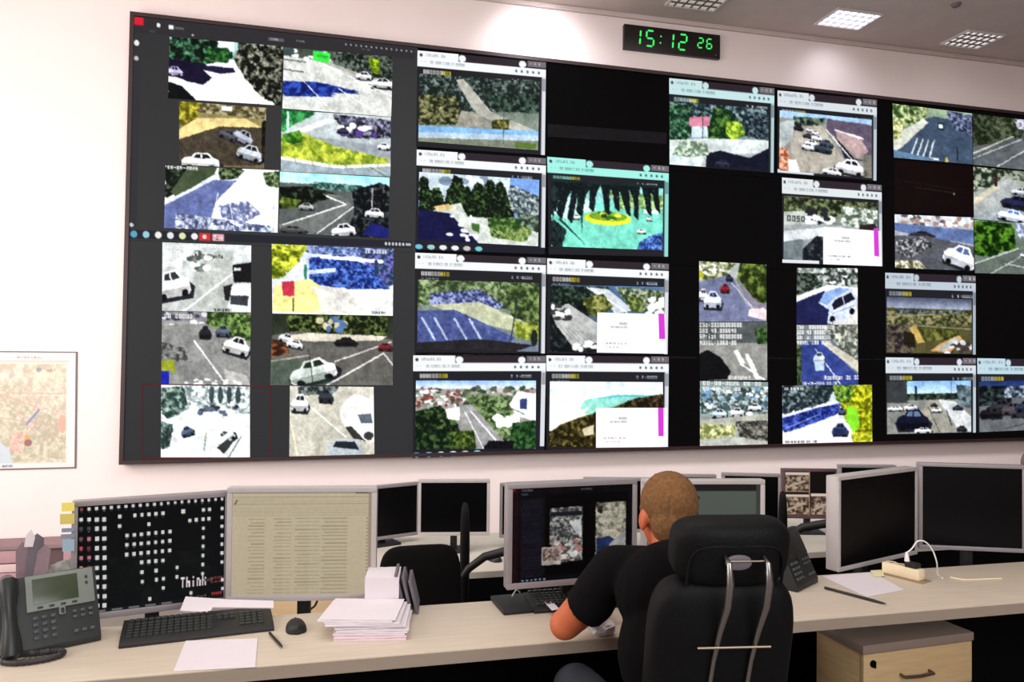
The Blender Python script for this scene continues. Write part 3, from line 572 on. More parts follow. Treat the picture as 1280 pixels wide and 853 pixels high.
def g10(c):
    c.vg((120,130,110),(120,126,130)); c.fol([(0,0),(1,0),(1,.3),(0,.25)],(40,50,30),(130,140,100),4,.5); c.p([(0,.25),(.3,.2),(.45,.4),(0,.46)],(176,182,176)); c.text(.04,.3,.09,'00S0',(50,56,60)); c.speck(.22,.18,.5,.4,[(235,238,238),(40,44,50)],22,.05); c.fol([(.6,.1),(1,.1),(1,.5),(.6,.4)],(90,110,90),(225,230,225),4,.45); c.p([(0,.45),(.5,.4),(1,.45),(1,1),(0,1)],(150,156,158),tex=8); c.p([(0,.55),(.6,.42),(.7,.5),(0,.75)],(200,206,210)); c.fol([(.18,.85),(.34,.6),(.45,.62),(.5,1),(.15,1)],(30,36,44),(90,100,110),4,.6); c.p([(.8,.38),(.96,.34),(1,.5),(.78,.5)],(50,40,40)); c.p([(0,.72),(.2,.66),(.2,1),(0,1)],(110,120,126)); c.grain(10)
def f13(c):
    c.vg((170,176,170),(120,126,150)); c.fol([(0,0),(.55,0),(.4,.25),(0,.35)],(90,100,60),(200,205,170),4); c.fol([(.6,0),(1,0),(1,.7),(.86,.75),(.55,.3)],(46,60,24),(120,140,60),5,.5); c.p([(0,.35),(.4,.22),(.5,.25),(.62,.6),(.9,.98),(0,.98)],(112,118,150),tex=8); c.l(.45,.3,.85,.85,.012,(210,210,225)); c.p([(.55,.25),(.85,.65),(1,.7),(1,.85),(.7,.65)],(130,124,140))
    c.car(.44,.26,.1,.12,(60,60,90)); c.car(.38,.44,.13,.16,(150,40,50)); c.car(.06,.56,.14,.2,(240,240,250)); c.car(.2,.64,.26,.3,(214,224,245),0,(40,50,80)); c.p([(.72,.9),(.74,.78),(.95,.76),(1,.8),(1,.98)],(226,200,205)); c.l(.02,.18,.02,.24,.1,(180,180,40)); c.speck(0,.02,.4,.2,[(230,230,220)],14,.04); c.grain(10)
def f14(c):
    c.vg((150,150,146),(120,120,118)); c.r(0,0,1,.36,(84,90,90)); c.fol([(.8,.1),(1,.1),(1,.45),(.85,.4)],(30,60,30),(90,120,70),4); c.p([(0,.4),(1,.38),(1,1),(0,1)],(140,140,136),tex=8)
    for k,t in enumerate(['Iso:00000000000','GEO 43.036643','Serial A0000000','MODEL:1003-00']): c.text(.01,.02+k*.1,.075,t,(244,244,244),.8)
    c.p([(0,.55),(.12,.48),(.3,.6),(.46,.85),(.4,.98),(0,1)],(22,22,26)); c.p([(.5,.5),(.56,.48),(.66,.7),(.6,.74)],(235,235,235)); c.p([(.66,.55),(.72,.55),(.9,.98),(.82,.98)],(230,230,232)); c.l(.6,.72,.95,.98,.03,(235,235,235)); c.text(.42,.92,.06,'Stampatoru',(240,240,240),.8); c.grain(8)
def f15(c):
    c.vg((120,140,140),(160,164,156)); c.fol([(0,.1),(1,.1),(1,.5),(0,.5)],(60,84,84),(190,200,200),3,.5); c.speck(.05,.1,1,.5,[(235,240,240),(70,90,90),(110,150,190)],50,.05); c.car(.28,.5,.22,.14,(200,215,235)); c.car(.54,.48,.2,.16,(235,238,240)); c.car(.8,.4,.2,.12,(225,230,230)); c.p([(0,.6),(1,.5),(1,.62),(.4,.7),(0,.72)],(170,172,160),tex=14); c.fol([(0,.65),(.55,.68),(.5,.85),(0,.9)],(120,130,70),(210,210,160),4); c.fol([(.5,.62),(1,.6),(1,.95),(.6,.9)],(60,60,56),(150,146,136),3); c.p([(0,.9),(.6,.86),(1,.94),(1,1),(0,1)],(176,180,170))
    c.text(.05,.0,.07,'00-09-2026 00:00'); c.text(.05,.09,.06,'00-09-000 00'); c.grain(12)
def f16(c):
    c.vg((140,150,146),(210,208,204)); c.fol([(0,.0),(1,0),(1,.3),(0,.5)],(50,66,60),(200,206,200),4,.45); c.p([(0,.5),(.5,.3),(1,.35),(1,.5),(0,.62)],(235,235,228)); c.fol([(0,.1),(.3,.1),(.4,.3),(0,.5)],(30,40,36),(110,120,110),3)
    c.p([(0,.6),(.45,.4),(.6,1),(0,1)],(36,40,84)); c.p([(.36,.62),(.46,.42),(.7,.34),(.88,.36),(.98,.5),(.97,.72),(.8,.9),(.6,.98),(.5,.96),(.53,.74)],(196,206,228)); c.p([(.37,.6),(.47,.42),(.7,.35),(.86,.37),(.58,.56),(.5,.66)],(128,160,214)); c.p([(.57,.64),(.62,.56),(.88,.43),(.95,.55),(.6,.74)],(30,32,50)); c.l(.74,.47,.78,.66,.02,(190,200,220)); c.e(.58,.9,.05,.06,(24,24,30)); c.e(.9,.76,.04,.06,(24,24,30)); c.l(.58,.8,.94,.66,.015,(120,130,160)); c.speck(.4,.05,1,.3,[(240,240,240),(60,60,60)],20,.05); c.text(.5,.93,.06,'Sampatoru',(220,220,230)); c.grain(8)
def f17(c):
    c.vg((110,120,116),(100,110,150)); c.fol([(.4,0),(1,0),(1,.6),(.7,.4)],(90,94,86),(200,204,190),4); c.p([(.05,.3),(.4,.26),(1,.85),(1,1),(0,1)],(54,70,140),tex=10); c.p([(.5,.28),(1,.6),(1,.8),(.4,.3)],(190,186,170)); c.l(.3,.4,.7,.98,.014,(225,228,240)); c.fol([(0,.3),(.08,.3),(.08,1),(0,1)],(40,60,40),(90,110,70),3)
    for k,t in enumerate(['Iso: 0060000000','GEO:43 00006 0 0','Serial 0000006','MODEL:100 0000']): c.text(.01,.01+k*.085,.062,t,(244,244,244),.8)
    c.car(.36,.55,.18,.2,(200,212,232),0); c.p([(.28,.6),(.44,.6),(.44,.75),(.3,.76)],(170,190,215)); c.text(.44,.84,.07,'Boodean 01 000',(240,240,240),.8); c.text(.1,.94,.055,'00-09-2026 00:00',(240,240,240),.8); c.grain(8)
def f18(c):
    c.vg((190,200,220),(244,244,250)); c.fol([(0,0),(.6,0),(.5,.3),(0,.5)],(40,54,60),(140,156,160),4,.6); c.fol([(0,.55),(.35,.4),(.66,.3),(.6,.5),(.25,.75),(0,.8)],(30,44,120),(80,104,210),4,.5,.12); c.p([(0,.82),(.4,.62),(.62,.5),(.75,1),(0,1)],(246,246,252)); c.fol([(.55,0),(1,0),(1,1),(.85,.95),(.7,.6),(.62,.25)],(110,120,10),(214,216,40),4,.5); c.p([(.72,.35),(.82,.4),(.86,.7),(.78,.82),(.7,.6)],(130,215,40)); c.fol([(.55,0),(.8,0),(.74,.3),(.6,.3)],(40,84,30),(150,180,70),4)
    c.car(.63,.76,.17,.22,(70,84,130),0); c.r(.56,.74,.7,.84,(40,50,90)); c.car(.65,.45,.08,.12,(80,90,140)); c.l(.0,.75,.4,.5,.012,(150,165,230)); c.fol([(.75,.82),(1,.8),(1,1),(.78,1)],(150,160,20),(224,220,60),3); c.text(.03,.04,.045,'00 000000'); c.text(.03,.93,.045,'00-00-000 00:00',(60,60,70)); c.grain(8)
def f19(c):
    c.vg((150,170,140),(60,74,96)); c.fol([(0,0),(.45,0),(.4,.25),(0,.5)],(60,90,50),(200,210,150),4,.5); c.p([(0,.75),(.3,.3),(.5,.15),(1,.2),(1,1),(0,1)],(66,82,104),tex=8); c.p([(0,.6),(.38,.22),(.44,.28),(.1,.8),(0,.9)],(200,204,190))
    for k in range(4): c.l(.3+k*.07,.6,.22+k*.075,.92,.02,(205,214,220),1,.03)
    c.p([(.55,.25),(.64,.25),(.64,.4),(.56,.4)],(40,60,66)); c.r(.57,.29,.62,.36,(225,232,232)); c.fol([(.66,.0),(1,.05),(1,.45),(.75,.35)],(50,60,90),(130,140,170),3); c.r(.42,.93,.56,.98,(225,225,230)); c.fol([(.0,.35),(.14,.3),(.1,.62),(0,.7)],(110,130,60),(220,215,160),4); c.e(.66,.96,.02,.06,(190,180,80)); c.l(.8,.7,.8,.92,.02,(24,30,50)); c.p([(0,.85),(.5,.95),(.5,1),(0,1)],(90,120,150)); c.grain(8)
def f20(c):
    c.vg((70,76,66),(96,100,104)); c.fol([(0,0),(.7,0),(.6,.35),(0,.65)],(40,50,34),(96,104,80),4,.55); c.fol([(.5,0),(1,0),(1,.2),(.55,.2)],(90,90,110),(200,200,215),3); c.p([(0,.85),(.5,.4),(1,.3),(1,1),(0,1)],(88,94,98),tex=6); c.l(0,.78,.5,.36,.03,(175,175,165)); c.l(.3,.98,.75,.5,.018,(205,208,210)); c.l(0,.88,.6,.4,.015,(200,205,205)); c.car(.72,.6,.1,.12,(30,30,36)); c.grain(8)
def f21(c):
    c.vg((200,204,210),(90,94,104)); c.speck(.0,.02,1,.2,[(240,240,244),(90,90,100),(160,130,120)],34,.05); c.p([(0,.16),(.4,.2),(1,.24),(1,.5),(.3,.4),(0,.3)],(92,112,160),tex=10); c.car(.33,.36,.3,.12,(50,50,60)); c.p([(0,.4),(.4,.38),(1,.55),(1,1),(0,1)],(86,88,96),tex=12); c.fol([(.02,.5),(.35,.4),(.5,.55),(.2,.8),(.0,.7)],(60,62,66),(200,202,206),2.5,.55); c.fol([(0,.86),(.3,.84),(.4,1),(0,1)],(90,90,70),(214,210,180),3); c.car(.82,.74,.42,.42,(232,236,246),18,(80,100,140)); c.grain(12)
def f22(c):
    c.vg((150,156,140),(150,160,168)); c.fol([(0,0),(.5,0),(.3,.3),(0,.5)],(40,56,40),(170,176,160),4,.5); c.fol([(.4,0),(1,0),(1,.2),(.5,.2)],(60,70,56),(150,160,140),3); c.p([(0,.6),(.35,.2),(.55,.18),(.5,.6),(0,.95)],(160,165,164),tex=8); c.p([(0,.62),(.3,.28),(.34,.34),(0,.75)],(190,184,160)); c.l(.28,.12,.28,.32,.05,(60,30,34))
    c.car(.6,.4,.26,.14,(200,205,215)); c.car(.56,.62,.42,.26,(40,46,76),6,(20,22,40)); c.car(.48,.88,.36,.24,(226,234,250),8,(70,110,200)); c.p([(.62,.95),(.9,.8),(1,.9),(1,1)],(60,100,200)); c.car(.9,.75,.3,.2,(190,200,220)); c.grain(10)
def f23(c):
    c.vg((120,140,120),(90,100,96)); c.fol([(0,.05),(.15,0),(.5,.05),(.52,.5),(.2,.68),(0,.66)],(20,50,14),(90,140,40),5,.5); c.fol([(.5,.0),(1,0),(1,.3),(.56,.3)],(110,130,170),(210,215,230),4); c.p([(0,.9),(.5,.55),(1,.5),(1,1),(0,1)],(96,106,100),tex=6)
    c.l(.0,.82,.55,.5,.02,(190,200,190)); c.l(.2,1,.7,.55,.016,(190,200,196)); c.l(.38,.8,.95,.95,.016,(200,205,200)); c.car(.62,.62,.1,.1,(220,225,225)); c.grain(8)
def g11(c):
    c.vg((70,76,100),(150,160,180),0,.2); c.r(0,.2,1,1,(84,80,50)); c.fol([(0,.26),(1,.2),(1,.5),(0,.5)],(60,70,40),(150,140,100),4,.5); c.fol([(.1,.2),(.6,.24),(.9,.2),(.9,.27),(.1,.3)],(50,60,64),(120,130,130),3); c.l(0,.36,.55,.3,.02,(150,140,110)); c.l(.3,.5,1,.55,.02,(140,136,110)); c.fol([(0,.5),(.3,.5),(.3,1),(0,1)],(50,44,50),(110,100,80),4); c.fol([(.3,.55),(.8,.56),(.9,.7),(.4,.8)],(60,70,30),(120,120,60),5); c.p([(.26,.55),(.34,.5),(.44,.8),(.36,.82)],(190,160,90)); c.p([(.5,.95),(.62,.82),(.84,.66),(.88,.72),(.74,.98)],(200,150,90)); c.p([(.56,.92),(.8,.7),(.85,.74),(.7,.95)],(170,176,170)); c.speck(.7,.78,1,.98,[(200,200,210),(70,60,60)],22,.04); c.p([(.2,.6),(.32,.66),(.34,.9),(.2,.86)],(40,36,24)); c.grain(8)
def g12(c):
    c.vg((120,170,225),(205,225,238),0,.32); c.r(0,.3,1,1,(130,132,128)); c.fol([(.22,.24),(.85,.24),(.9,.36),(.22,.36)],(30,40,36),(80,96,80),4); c.r(0,0,.24,.42,(60,64,66)); c.l(.34,.12,.34,.35,.04,(30,36,50)); c.l(.76,0,.76,.35,.01,(70,80,90)); c.fol([(.82,.08),(1,.1),(1,.55),(.84,.45)],(60,76,80),(120,140,150),5)
    c.p([(.5,.38),(.62,.36),(.95,.98),(.2,.98)],(150,148,138),tex=6); c.p([(.6,.36),(.8,.4),(1,.7),(1,.98),(.86,.98)],(196,200,202)); c.l(.48,.5,.62,.98,.016,(90,80,60)); c.l(.44,.5,.5,.98,.012,(180,160,110)); c.l(.7,.55,.76,.85,.02,(60,60,64)); c.car(.1,.52,.18,.1,(225,228,230)); c.car(.28,.5,.16,.12,(220,222,228)); c.car(.3,.74,.38,.4,(26,30,50),0,(90,110,140)); c.car(.58,.56,.12,.1,(235,236,238)); c.car(.55,.46,.08,.07,(60,60,60)); c.car(.42,.94,.2,.12,(235,235,240)); c.car(.83,.52,.12,.1,(60,66,80)); c.car(.88,.92,.12,.12,(50,50,56)); c.grain(8)
def g13(c):
    c.vg((30,50,110),(70,90,130),0,.25); c.r(0,.2,1,1,(96,100,106)); c.fol([(0,.1),(.35,.1),(.4,.45),(0,.5)],(20,26,30),(70,84,84),4); c.fol([(.3,.12),(1,.1),(1,.34),(.3,.34)],(40,56,70),(170,180,200),3,.5); c.p([(0,.5),(1,.4),(1,1),(0,1)],(104,108,112),tex=8); c.l(.3,.95,1,.7,.012,(60,60,64)); c.l(.55,.4,1,.55,.02,(170,176,186))
    for x,y,cc in [(.14,.62,(34,30,34)),(.26,.5,(60,60,70)),(.4,.56,(90,80,86)),(.5,.62,(70,70,84)),(.56,.52,(50,60,80))]: c.car(x,y,.26,.24,cc,0,(24,26,34),(40,40,44))
    c.grain(8)
# --- six pictures of the upper left desktop, six of the lower one
A=(0,0);B=(0,2)
feed([(212,46),(354,58),(351,132),(210,123)],A,f1,'street half shaded by a big tree')
feed([(224,126.5),(333,135),(330,211),(224,206)],A,f2,'brown lane with four cars')
feed([(207,207),(349,213),(347,291),(205,285)],A,f3,'white road with blue tree shade')
feed([(355,59),(491,71),(489,146),(353,135.5)],A,f4,'crossing with green bus and blue shade')
feed([(352,137),(488.5,146.5),(488,221),(351,214)],A,f5,'grass verge beside a bend')
feed([(350,214.5),(487,222),(485.5,298),(348.5,291)],A,f6,'curving road under a pale blue sky')
feed([(203,303),(314,307),(313.5,391),(202.6,388.5)],B,f7,'two white cars beside a grey road')
feed([(202.6,389),(313.5,392),(312.4,481.7),(201.5,480)],B,f8,'white car beside a green hedge')
feed([(201.5,481),(312.4,482.4),(312.4,572),(201,572)],B,f9,'washed out square with cars')
feed([(339.5,305),(492,311.5),(491,395),(340.5,392)],B,f10,'yellow pavement and blue road')
feed([(340.5,393),(491,395),(491,481.7),(337.7,481.7)],B,f11,'white car turning at a junction')
feed([(362.4,482.7),(467,484),(468,571),(361.6,571)],B,f12,'pale road with a white van')
# menu bar and task bar of the upper left desktop
def icons(Q,pn,draw,name='task_bar',off=.004):
    seedc[0]+=1; W,H=size(Q); c=Pic(W,H,seedc[0]); draw(c); return on_panel(name,c.out(),Q,pn,off)
def mb(c):
    c.r(0,0,1,1,(46,44,48)); c.r(0,0,.035,.5,(214,30,50)); c.e(.085,.38,.006,.14,(235,235,235)); c.r(.12,.3,.135,.56,(245,245,245)); c.text(.14,.36,.14,'OOOOa',(130,130,130)); c.text(.055,.75,.12,'IsIs',(70,90,80)); c.e(.2,.8,.004,.08,(170,170,170))
    c.r(.46,.4,.515,.62,(90,90,94)); c.text(.47,.44,.12,'s0000',(190,190,190)); c.text(.56,.38,.12,'Tranto',(150,150,150))
    for k in range(14): c.e(.74+k*.019,.3+.3*(k%2)*0,.003,.09,(150,150,156)); 
    c.text(.8,.5,.1,'0000000000',(90,90,94),.7)
icons([(166.5,21),(518,61),(518,74),(166,40)],A,mb,'menu_bar')
def sb(c):
    c.r(0,0,1,1,(48,48,52)); c.e(.5,.04,.35,.015,(230,230,230)); c.e(.5,.12,.3,.012,(190,190,190)); c.e(.3,.985,.3,.01,(200,200,200))
icons([(167,44),(175,45),(170,285),(162,284)],A,sb,'tool_strip')
def tb(c):
    c.r(0,0,1,1,(34,36,44))
    for k,cc in enumerate([(90,160,190),(150,200,215),(235,235,225),(225,228,230),(220,225,180),(235,235,240),(225,60,50),(230,190,190)]): c.e(.02+k*.04,.5,.011,.36,cc)
    c.r(.235,.1,.275,.95,(200,50,56)); c.e(.254,.5,.007,.25,(245,210,200)); c.r(.28,.15,.32,.9,(225,170,180)); c.speck(.286,.2,.316,.8,[(250,250,250),(90,40,60)],5,.006)
    for k in range(6): c.e(.9+k*.013,.5,.004,.25,(200,200,210))
    c.r(.975,.3,.995,.7,(180,180,190))
icons([(160,287),(515,302),(515,310),(160,298)],A,tb)
def outl(c): pass
# thin red selection outline of the lower left window: four strips
for Q in ([(177,480),(339,483),(339,483.9),(177,480.9)],[(177,573.2),(339,571.6),(339,572.5),(177,574.1)],[(177,480),(178,480),(178,574),(177,574)],[(338.2,483),(339.2,483),(339.2,572),(338.2,572)]):
    on_panel('red_outline',np.zeros((2,2,3))+np.array((96,20,28.)),Q,B,.006)
# --- browser windows: tab strip, address bar, dark page header, right scroll bar, picture, task bar
def browser(pn,Q,PQ,fn,label,tint=(255,255,255),taskbar=True,dialog=None,mag=None,dim=1.0,yb=.13,dark=(30,30,36),tail=None):
    seedc[0]+=1; W,H=size(Q); c=Pic(W,H,seedc[0],(22,20,24)); T=np.array(tint)/255.*dim
    hb=11.5/H
    wcol=tuple(np.array((240,242,244))*T)
    c.r(0,0,.31,hb,wcol); c.e(.03,hb*.5,.012,hb*.18,(60,60,60)); c.text(.06,hb*.32,hb*.3,'leSoes.eD',tuple(np.array((170,175,180))*T)); c.r(.31,0,1,hb*.85,(44,34,42)); c.e(.34,hb*.5,.028,hb*.38,wcol); c.e(.81,hb*.5,.028,hb*.38,wcol); c.r(.85,.0,1,hb*.7,(110,106,112)); c.text(.87,hb*.2,hb*.3,'- O s',(200,200,205))
    c.r(0,hb*.85,1,hb*1.75,wcol); c.text(.03,hb*1.05,hb*.3,'- -  Os 00AlIi00.ei00s00',tuple(np.array((150,160,166))*T),.8)
    for k in range(5): c.e(.76+k*.045,hb*1.3,.009,hb*.16,tuple(np.array((90,100,110))*T))
    c.r(0,hb*1.75,.965,1,dark); c.r(.965,hb*1.7,1,1,tuple(np.array((214,218,224))*T)); c.r(.968,hb*1.9,.997,hb*3.3,tuple(np.array((150,154,162))*T))
    c.text(.05,hb*2.05,hb*.42,'0000000',tuple(np.array((215,215,210))*T)); c.text(.19,hb*2.05,hb*.42,'000',(196,180,40)); c.text(.05,hb*2.7,hb*.22,'00 0000000000',(120,125,140),.8); c.text(.73,hb*2.2,hb*.3,'0  A -000000',(170,180,190),.8)
    if taskbar:
        c.r(0,1-9/H,1,1,(26,28,40))
        for k,cc in enumerate([(110,190,215),(160,200,205),(230,235,235),(235,235,240),(200,190,190),(120,200,205)]): c.e(.03+k*.09,1-4.2/H,.028,3/H,cc)
    if tail: c.r(0,1-5/H,.36,1-1/H,tail)
    w=on_panel('browser_window',c.out(),Q,pn,.003)
    f=feed(PQ,pn,fn,label,.005)
    if taskbar and len(PQ)==4: pass
    if dialog:
        W,H=size(dialog); d=Pic(W,H,seedc[0]+500,(250,246,252)); d.text(.32,.24,.05,'Oooeo',(130,130,140)); d.text(.2,.33,.04,'ooe aoooa ooesos',(130,130,140),.8); d.text(.1,.74,.035,'ooooe eoeeoooe  oooor ooe',(120,120,130),.8); d.text(.14,.83,.035,'oo oo oooo oooo',(150,150,160),.8)
        on_panel('dialog_window',d.out(),dialog,pn,.007)
        on_panel('scroll_marker',np.zeros((3,3,3))+np.array((214,60,214.)),mag,pn,.009)
    return f
browser((2,0),[(522,63),(682.5,78),(681,194),(520,183)],[(524,92),(674.5,102),(672.5,188),(523,176.6)],g1,'road bridge between trees',taskbar=False)
browser((2,1),[(521,187),(682.5,198),(681,318),(519,312)],[(524,215),(674,225),(672.5,308),(522.5,300)],g2,'dark pines before a plaza')
browser((2,2),[(519,316),(682.5,322.5),(681,442),(518,441)],[(522.5,349.6),(674,354),(673,440),(521.5,436.6)],g3,'blue car park under trees',taskbar=False)
browser((2,3),[(516.5,444.5),(682.5,445.5),(680,566),(516,573)],[(520,476),(670,476),(669.5,561),(519,562)],g4,'city avenue from above')
browser((3,1),[(684,196),(836,208),(835,321),(686,318)],[(689,223),(829,232.5),(828,313),(689,308)],g5,'roundabout behind palm fronds',tint=(170,250,235),taskbar=False)
browser((3,2),[(684,323),(836,330),(834.5,443),(683,442)],[(689,356),(830,359),(831.5,442),(687.4,439.7)],g6,'road and grey car park',taskbar=False,dialog=[(746.6,390.7),(831.5,393),(833,442.5),(746,441)],mag=[(823,392),(830.5,392.4),(831.5,424),(824,424)])
browser((3,3),[(683,444.5),(836,446),(835,561),(683,562)],[(687.4,477),(828.5,478),(829.5,560),(686.5,558.5)],g7,'pale bay and dark hill',taskbar=False,dialog=[(745,510),(834,510),(834.5,559),(745,560)],mag=[(822.5,510),(829.5,510),(829.5,545.5),(823,545.5)])
browser((4,0),[(836.5,97.6),(968,110.5),(967,216),(836.5,206)],[(837,125.5),(960.5,137),(960.5,214.5),(837,205.5)],g8,'bright green tree by a pink roof',tint=(205,235,235),taskbar=False)
browser((5,0),[(972,113),(1096,125),(1095.5,226),(972,216)],[(974.7,138),(1089.6,150),(1089.6,223),(974,213)],g9,'queue of cars beside a long building',tint=(225,232,236),taskbar=False,tail=(215,220,225))
browser((5,1),[(977.5,222),(1102,231.5),(1103,333),(978,329)],[(980,245.4),(1097,254),(1098,330),(979.5,324)],g10,'street with parked cars',tint=(235,240,240),taskbar=False,tail=(225,228,232),dialog=[(1029,283.5),(1101,289),(1102,333),(1029,330.5)],mag=[(1092,285.5),(1098,286),(1099,321),(1093,320)])
browser((6,2),[(1106.5,341),(1219.6,345),(1219.6,443.5),(1107,442)],[(1108.5,371),(1214.4,374.5),(1214.8,442.5),(1108.5,441)],g11,'orange fields and distant hills',tint=(200,210,220),taskbar=False)
browser((6,3),[(1107,447),(1219.8,448),(1219.8,541),(1107.7,544)],[(1108.5,477),(1213.5,476),(1214,540.5),(1109,543)],g12,'queue of cars under pale sky',tint=(225,232,238),taskbar=False)
browser((7,3),[(1221.5,448),(1334,450),(1334,536),(1222.3,541)],[(1224,477),(1327,475),(1327,536),(1224.5,540.5)],g13,'parked cars in shade',tint=(200,225,235),taskbar=False)
feed([(874,326.5),(958,331),(958,402),(874,402)],(4,2),f13,'blue road with pale cars')
feed([(874,402.5),(959,402.5),(959,475.5),(875,475.5)],(4,2),f14,'dark car on a grey road')
feed([(875,476.5),(960,478),(959.5,557),(875,558)],(4,3),f15,'crowded car park')
feed([(996,335),(1072,335.5),(1072,406),(995.6,406)],(5,2),f16,'blue car seen from behind')
feed([(995.6,406.5),(1072,406.5),(1073,481),(996.4,482)],(5,2),f17,'pale car on a blue road')
feed([(977.6,482.3),(1090,481.2),(1090.4,553.7),(978.4,556)],(5,3),f18,'blue shaded road and yellow bushes')
feed([(1115.5,129.5),(1215,142),(1216,205.6),(1117.4,197)],(6,0),f19,'zebra crossing')
feed([(1216,142),(1316,154),(1316,216),(1216.5,206)],(7,0),f20,'road with a kerb')
feed([(1118.3,268),(1216.7,272),(1217.5,339),(1119,335)],(6,1),f21,'white car among parked cars')
feed([(1216.7,208.4),(1316,218),(1316,281),(1217.5,274)],(7,1),f22,'line of parked cars')
feed([(1217.6,274.8),(1316,281.5),(1317,344),(1218.7,341.5)],(7,1),f23,'green trees by a road')
def dk(c):
    c.vg((27,13,14),(24,12,12)); c.l(.02,.38,.9,.5,.012,(40,30,30)); c.l(.28,.5,.75,.56,.012,(56,50,50)); c.e(.75,.58,.012,.02,(130,124,120))
feed([(1118,200),(1216,209),(1216.6,270),(1118,265)],(6,1),dk,'dark reddish band')
def bandf(c): c.vg((30,28,31),(30,28,31)); c.grain(3)
feed([(684.5,155),(833,166),(833,180),(684.5,171)],(3,0),bandf,'faint grey band')
# ------------------------------------------------------------------ wall and ceiling fittings
def troffer(x0,x1,y0,y1,lm,gm,label,nx=6,ny=4):
    t=thing('ceiling_light',label,'ceiling light',((x0+x1)/2,(y0+y1)/2,CEIL),0,'louvred ceiling lights')
    hx,hy=(x1-x0)/2,(y1-y0)/2; b=MB()
    for a,c in (((-hx,-hy,-.02),(hx,-hy+.02,0)),((-hx,hy-.02,-.02),(hx,hy,0)),((-hx,-hy+.02,-.02),(-hx+.02,hy-.02,0)),((hx-.02,-hy+.02,-.02),(hx,hy-.02,0))): b.box(a,c)
    b.build('trim_frame','troff',t,False)
    b=MB(); b.box((-hx+.02,-hy+.02,-.004),(hx-.02,hy-.02,-.001)); b.build('lamp_panel',lm,t,False)
    b=MB()
    for k in range(1,nx): 
        x=-hx+2*hx*k/nx; b.box((x-.006,-hy+.02,-.018),(x+.006,hy-.02,-.005))
    for k in range(1,ny):
        y=-hy+2*hy*k/ny; b.box((-hx+.02,y-.006,-.019),(hx-.02,y+.006,-.006))
    b.build('louvre_grid',gm,t,False); return t
troffer(5.18,5.74,6.97,7.38,'lamp','louvre','bright louvred ceiling light, the brightest of the three in view')
troffer(6.9,7.42,7.06,7.47,'lampm','louvred','half lit louvred ceiling light nearest the right edge of the photo')
troffer(3.42,3.98,6.98,7.38,'lampd','louvred','dim louvred ceiling light above the clock, cut by the top edge')
troffer(1.75,2.31,6.98,7.38,'lamp','louvre','lit louvred ceiling light above the white glow, out of frame')
b=MB(); b.lathe([(.001,-.03),(.03,-.03),(.045,-.012),(.05,0)],20)
p=on_z(1195,5,CEIL); o=b.build('smoke_detector','greyfix'); o.location=p; tag(o,'small dark round detector on the grey ceiling','detector')
# clock
cw,chh=1.12,.265; p0=on_y(780.3,60.5,WALL-.05)
ck=thing('digital_clock','black digital wall clock with green figures reading 15:12 26','clock',(p0[0],WALL-.05,p0[2]))
b=MB(); b.box((0,0,0),(cw,.05,chh),.006); b.build('case','clockb',ck)
SEG={'0':'abcdef','1':'bc','2':'abged','5':'afgcd','6':'afgedc'}
def seg7(ch,x,z,w_,h_,t):
    b=MB(); sl=.07
    def bar(x0,z0,x1,z1):
        def S(a,c): return (x+a*w_+sl*c*h_,z+c*h_)
        (ax,az),(bx,bz)=S(x0,z0),S(x1,z1)
        d=Vector((bx-ax,bz-az)); L=d.length; d/=L; n=Vector((-d.y,d.x))*t/2; g=t*.35
        P=[(ax+d.x*g,az+d.y*g),(ax+d.x*(g+t/2)+n.x,az+d.y*(g+t/2)+n.y),(bx-d.x*(g+t/2)+n.x,bz-d.y*(g+t/2)+n.y),(bx-d.x*g,bz-d.y*g),(bx-d.x*(g+t/2)-n.x,bz-d.y*(g+t/2)-n.y),(ax+d.x*(g+t/2)-n.x,az+d.y*(g+t/2)-n.y)]
        b.prism(P,'y',-.003,.001)
    C={'a':(0,1,1,1),'b':(1,.5,1,1),'c':(1,0,1,.5),'d':(0,0,1,0),'e':(0,0,0,.5),'f':(0,.5,0,1),'g':(0,.5,1,.5)}
    for s_ in SEG[ch]: bar(*C[s_])
    return b.build('digit','digit',ck,False)
for ch,x,z,w_,h_ in (('1',.10,.055,.075,.165),('5',.245,.055,.085,.165),('1',.48,.055,.075,.165),('2',.625,.055,.085,.165),('2',.85,.10,.058,.105),('6',.955,.10,.058,.105)): seg7(ch,x,z,w_,h_,.019 if h_>.15 else .014)
for x,z in ((.405,.095),(.411,.165)): b=MB(); b.box((x,-.003,z),(x+.015,.001,z+.015)); b.build('colon_dot','digit',ck,False)
b=MB(); b.box((1.06,-.003,.03),(1.075,.001,.045)); b.build('sensor_window','digoff',ck,False)
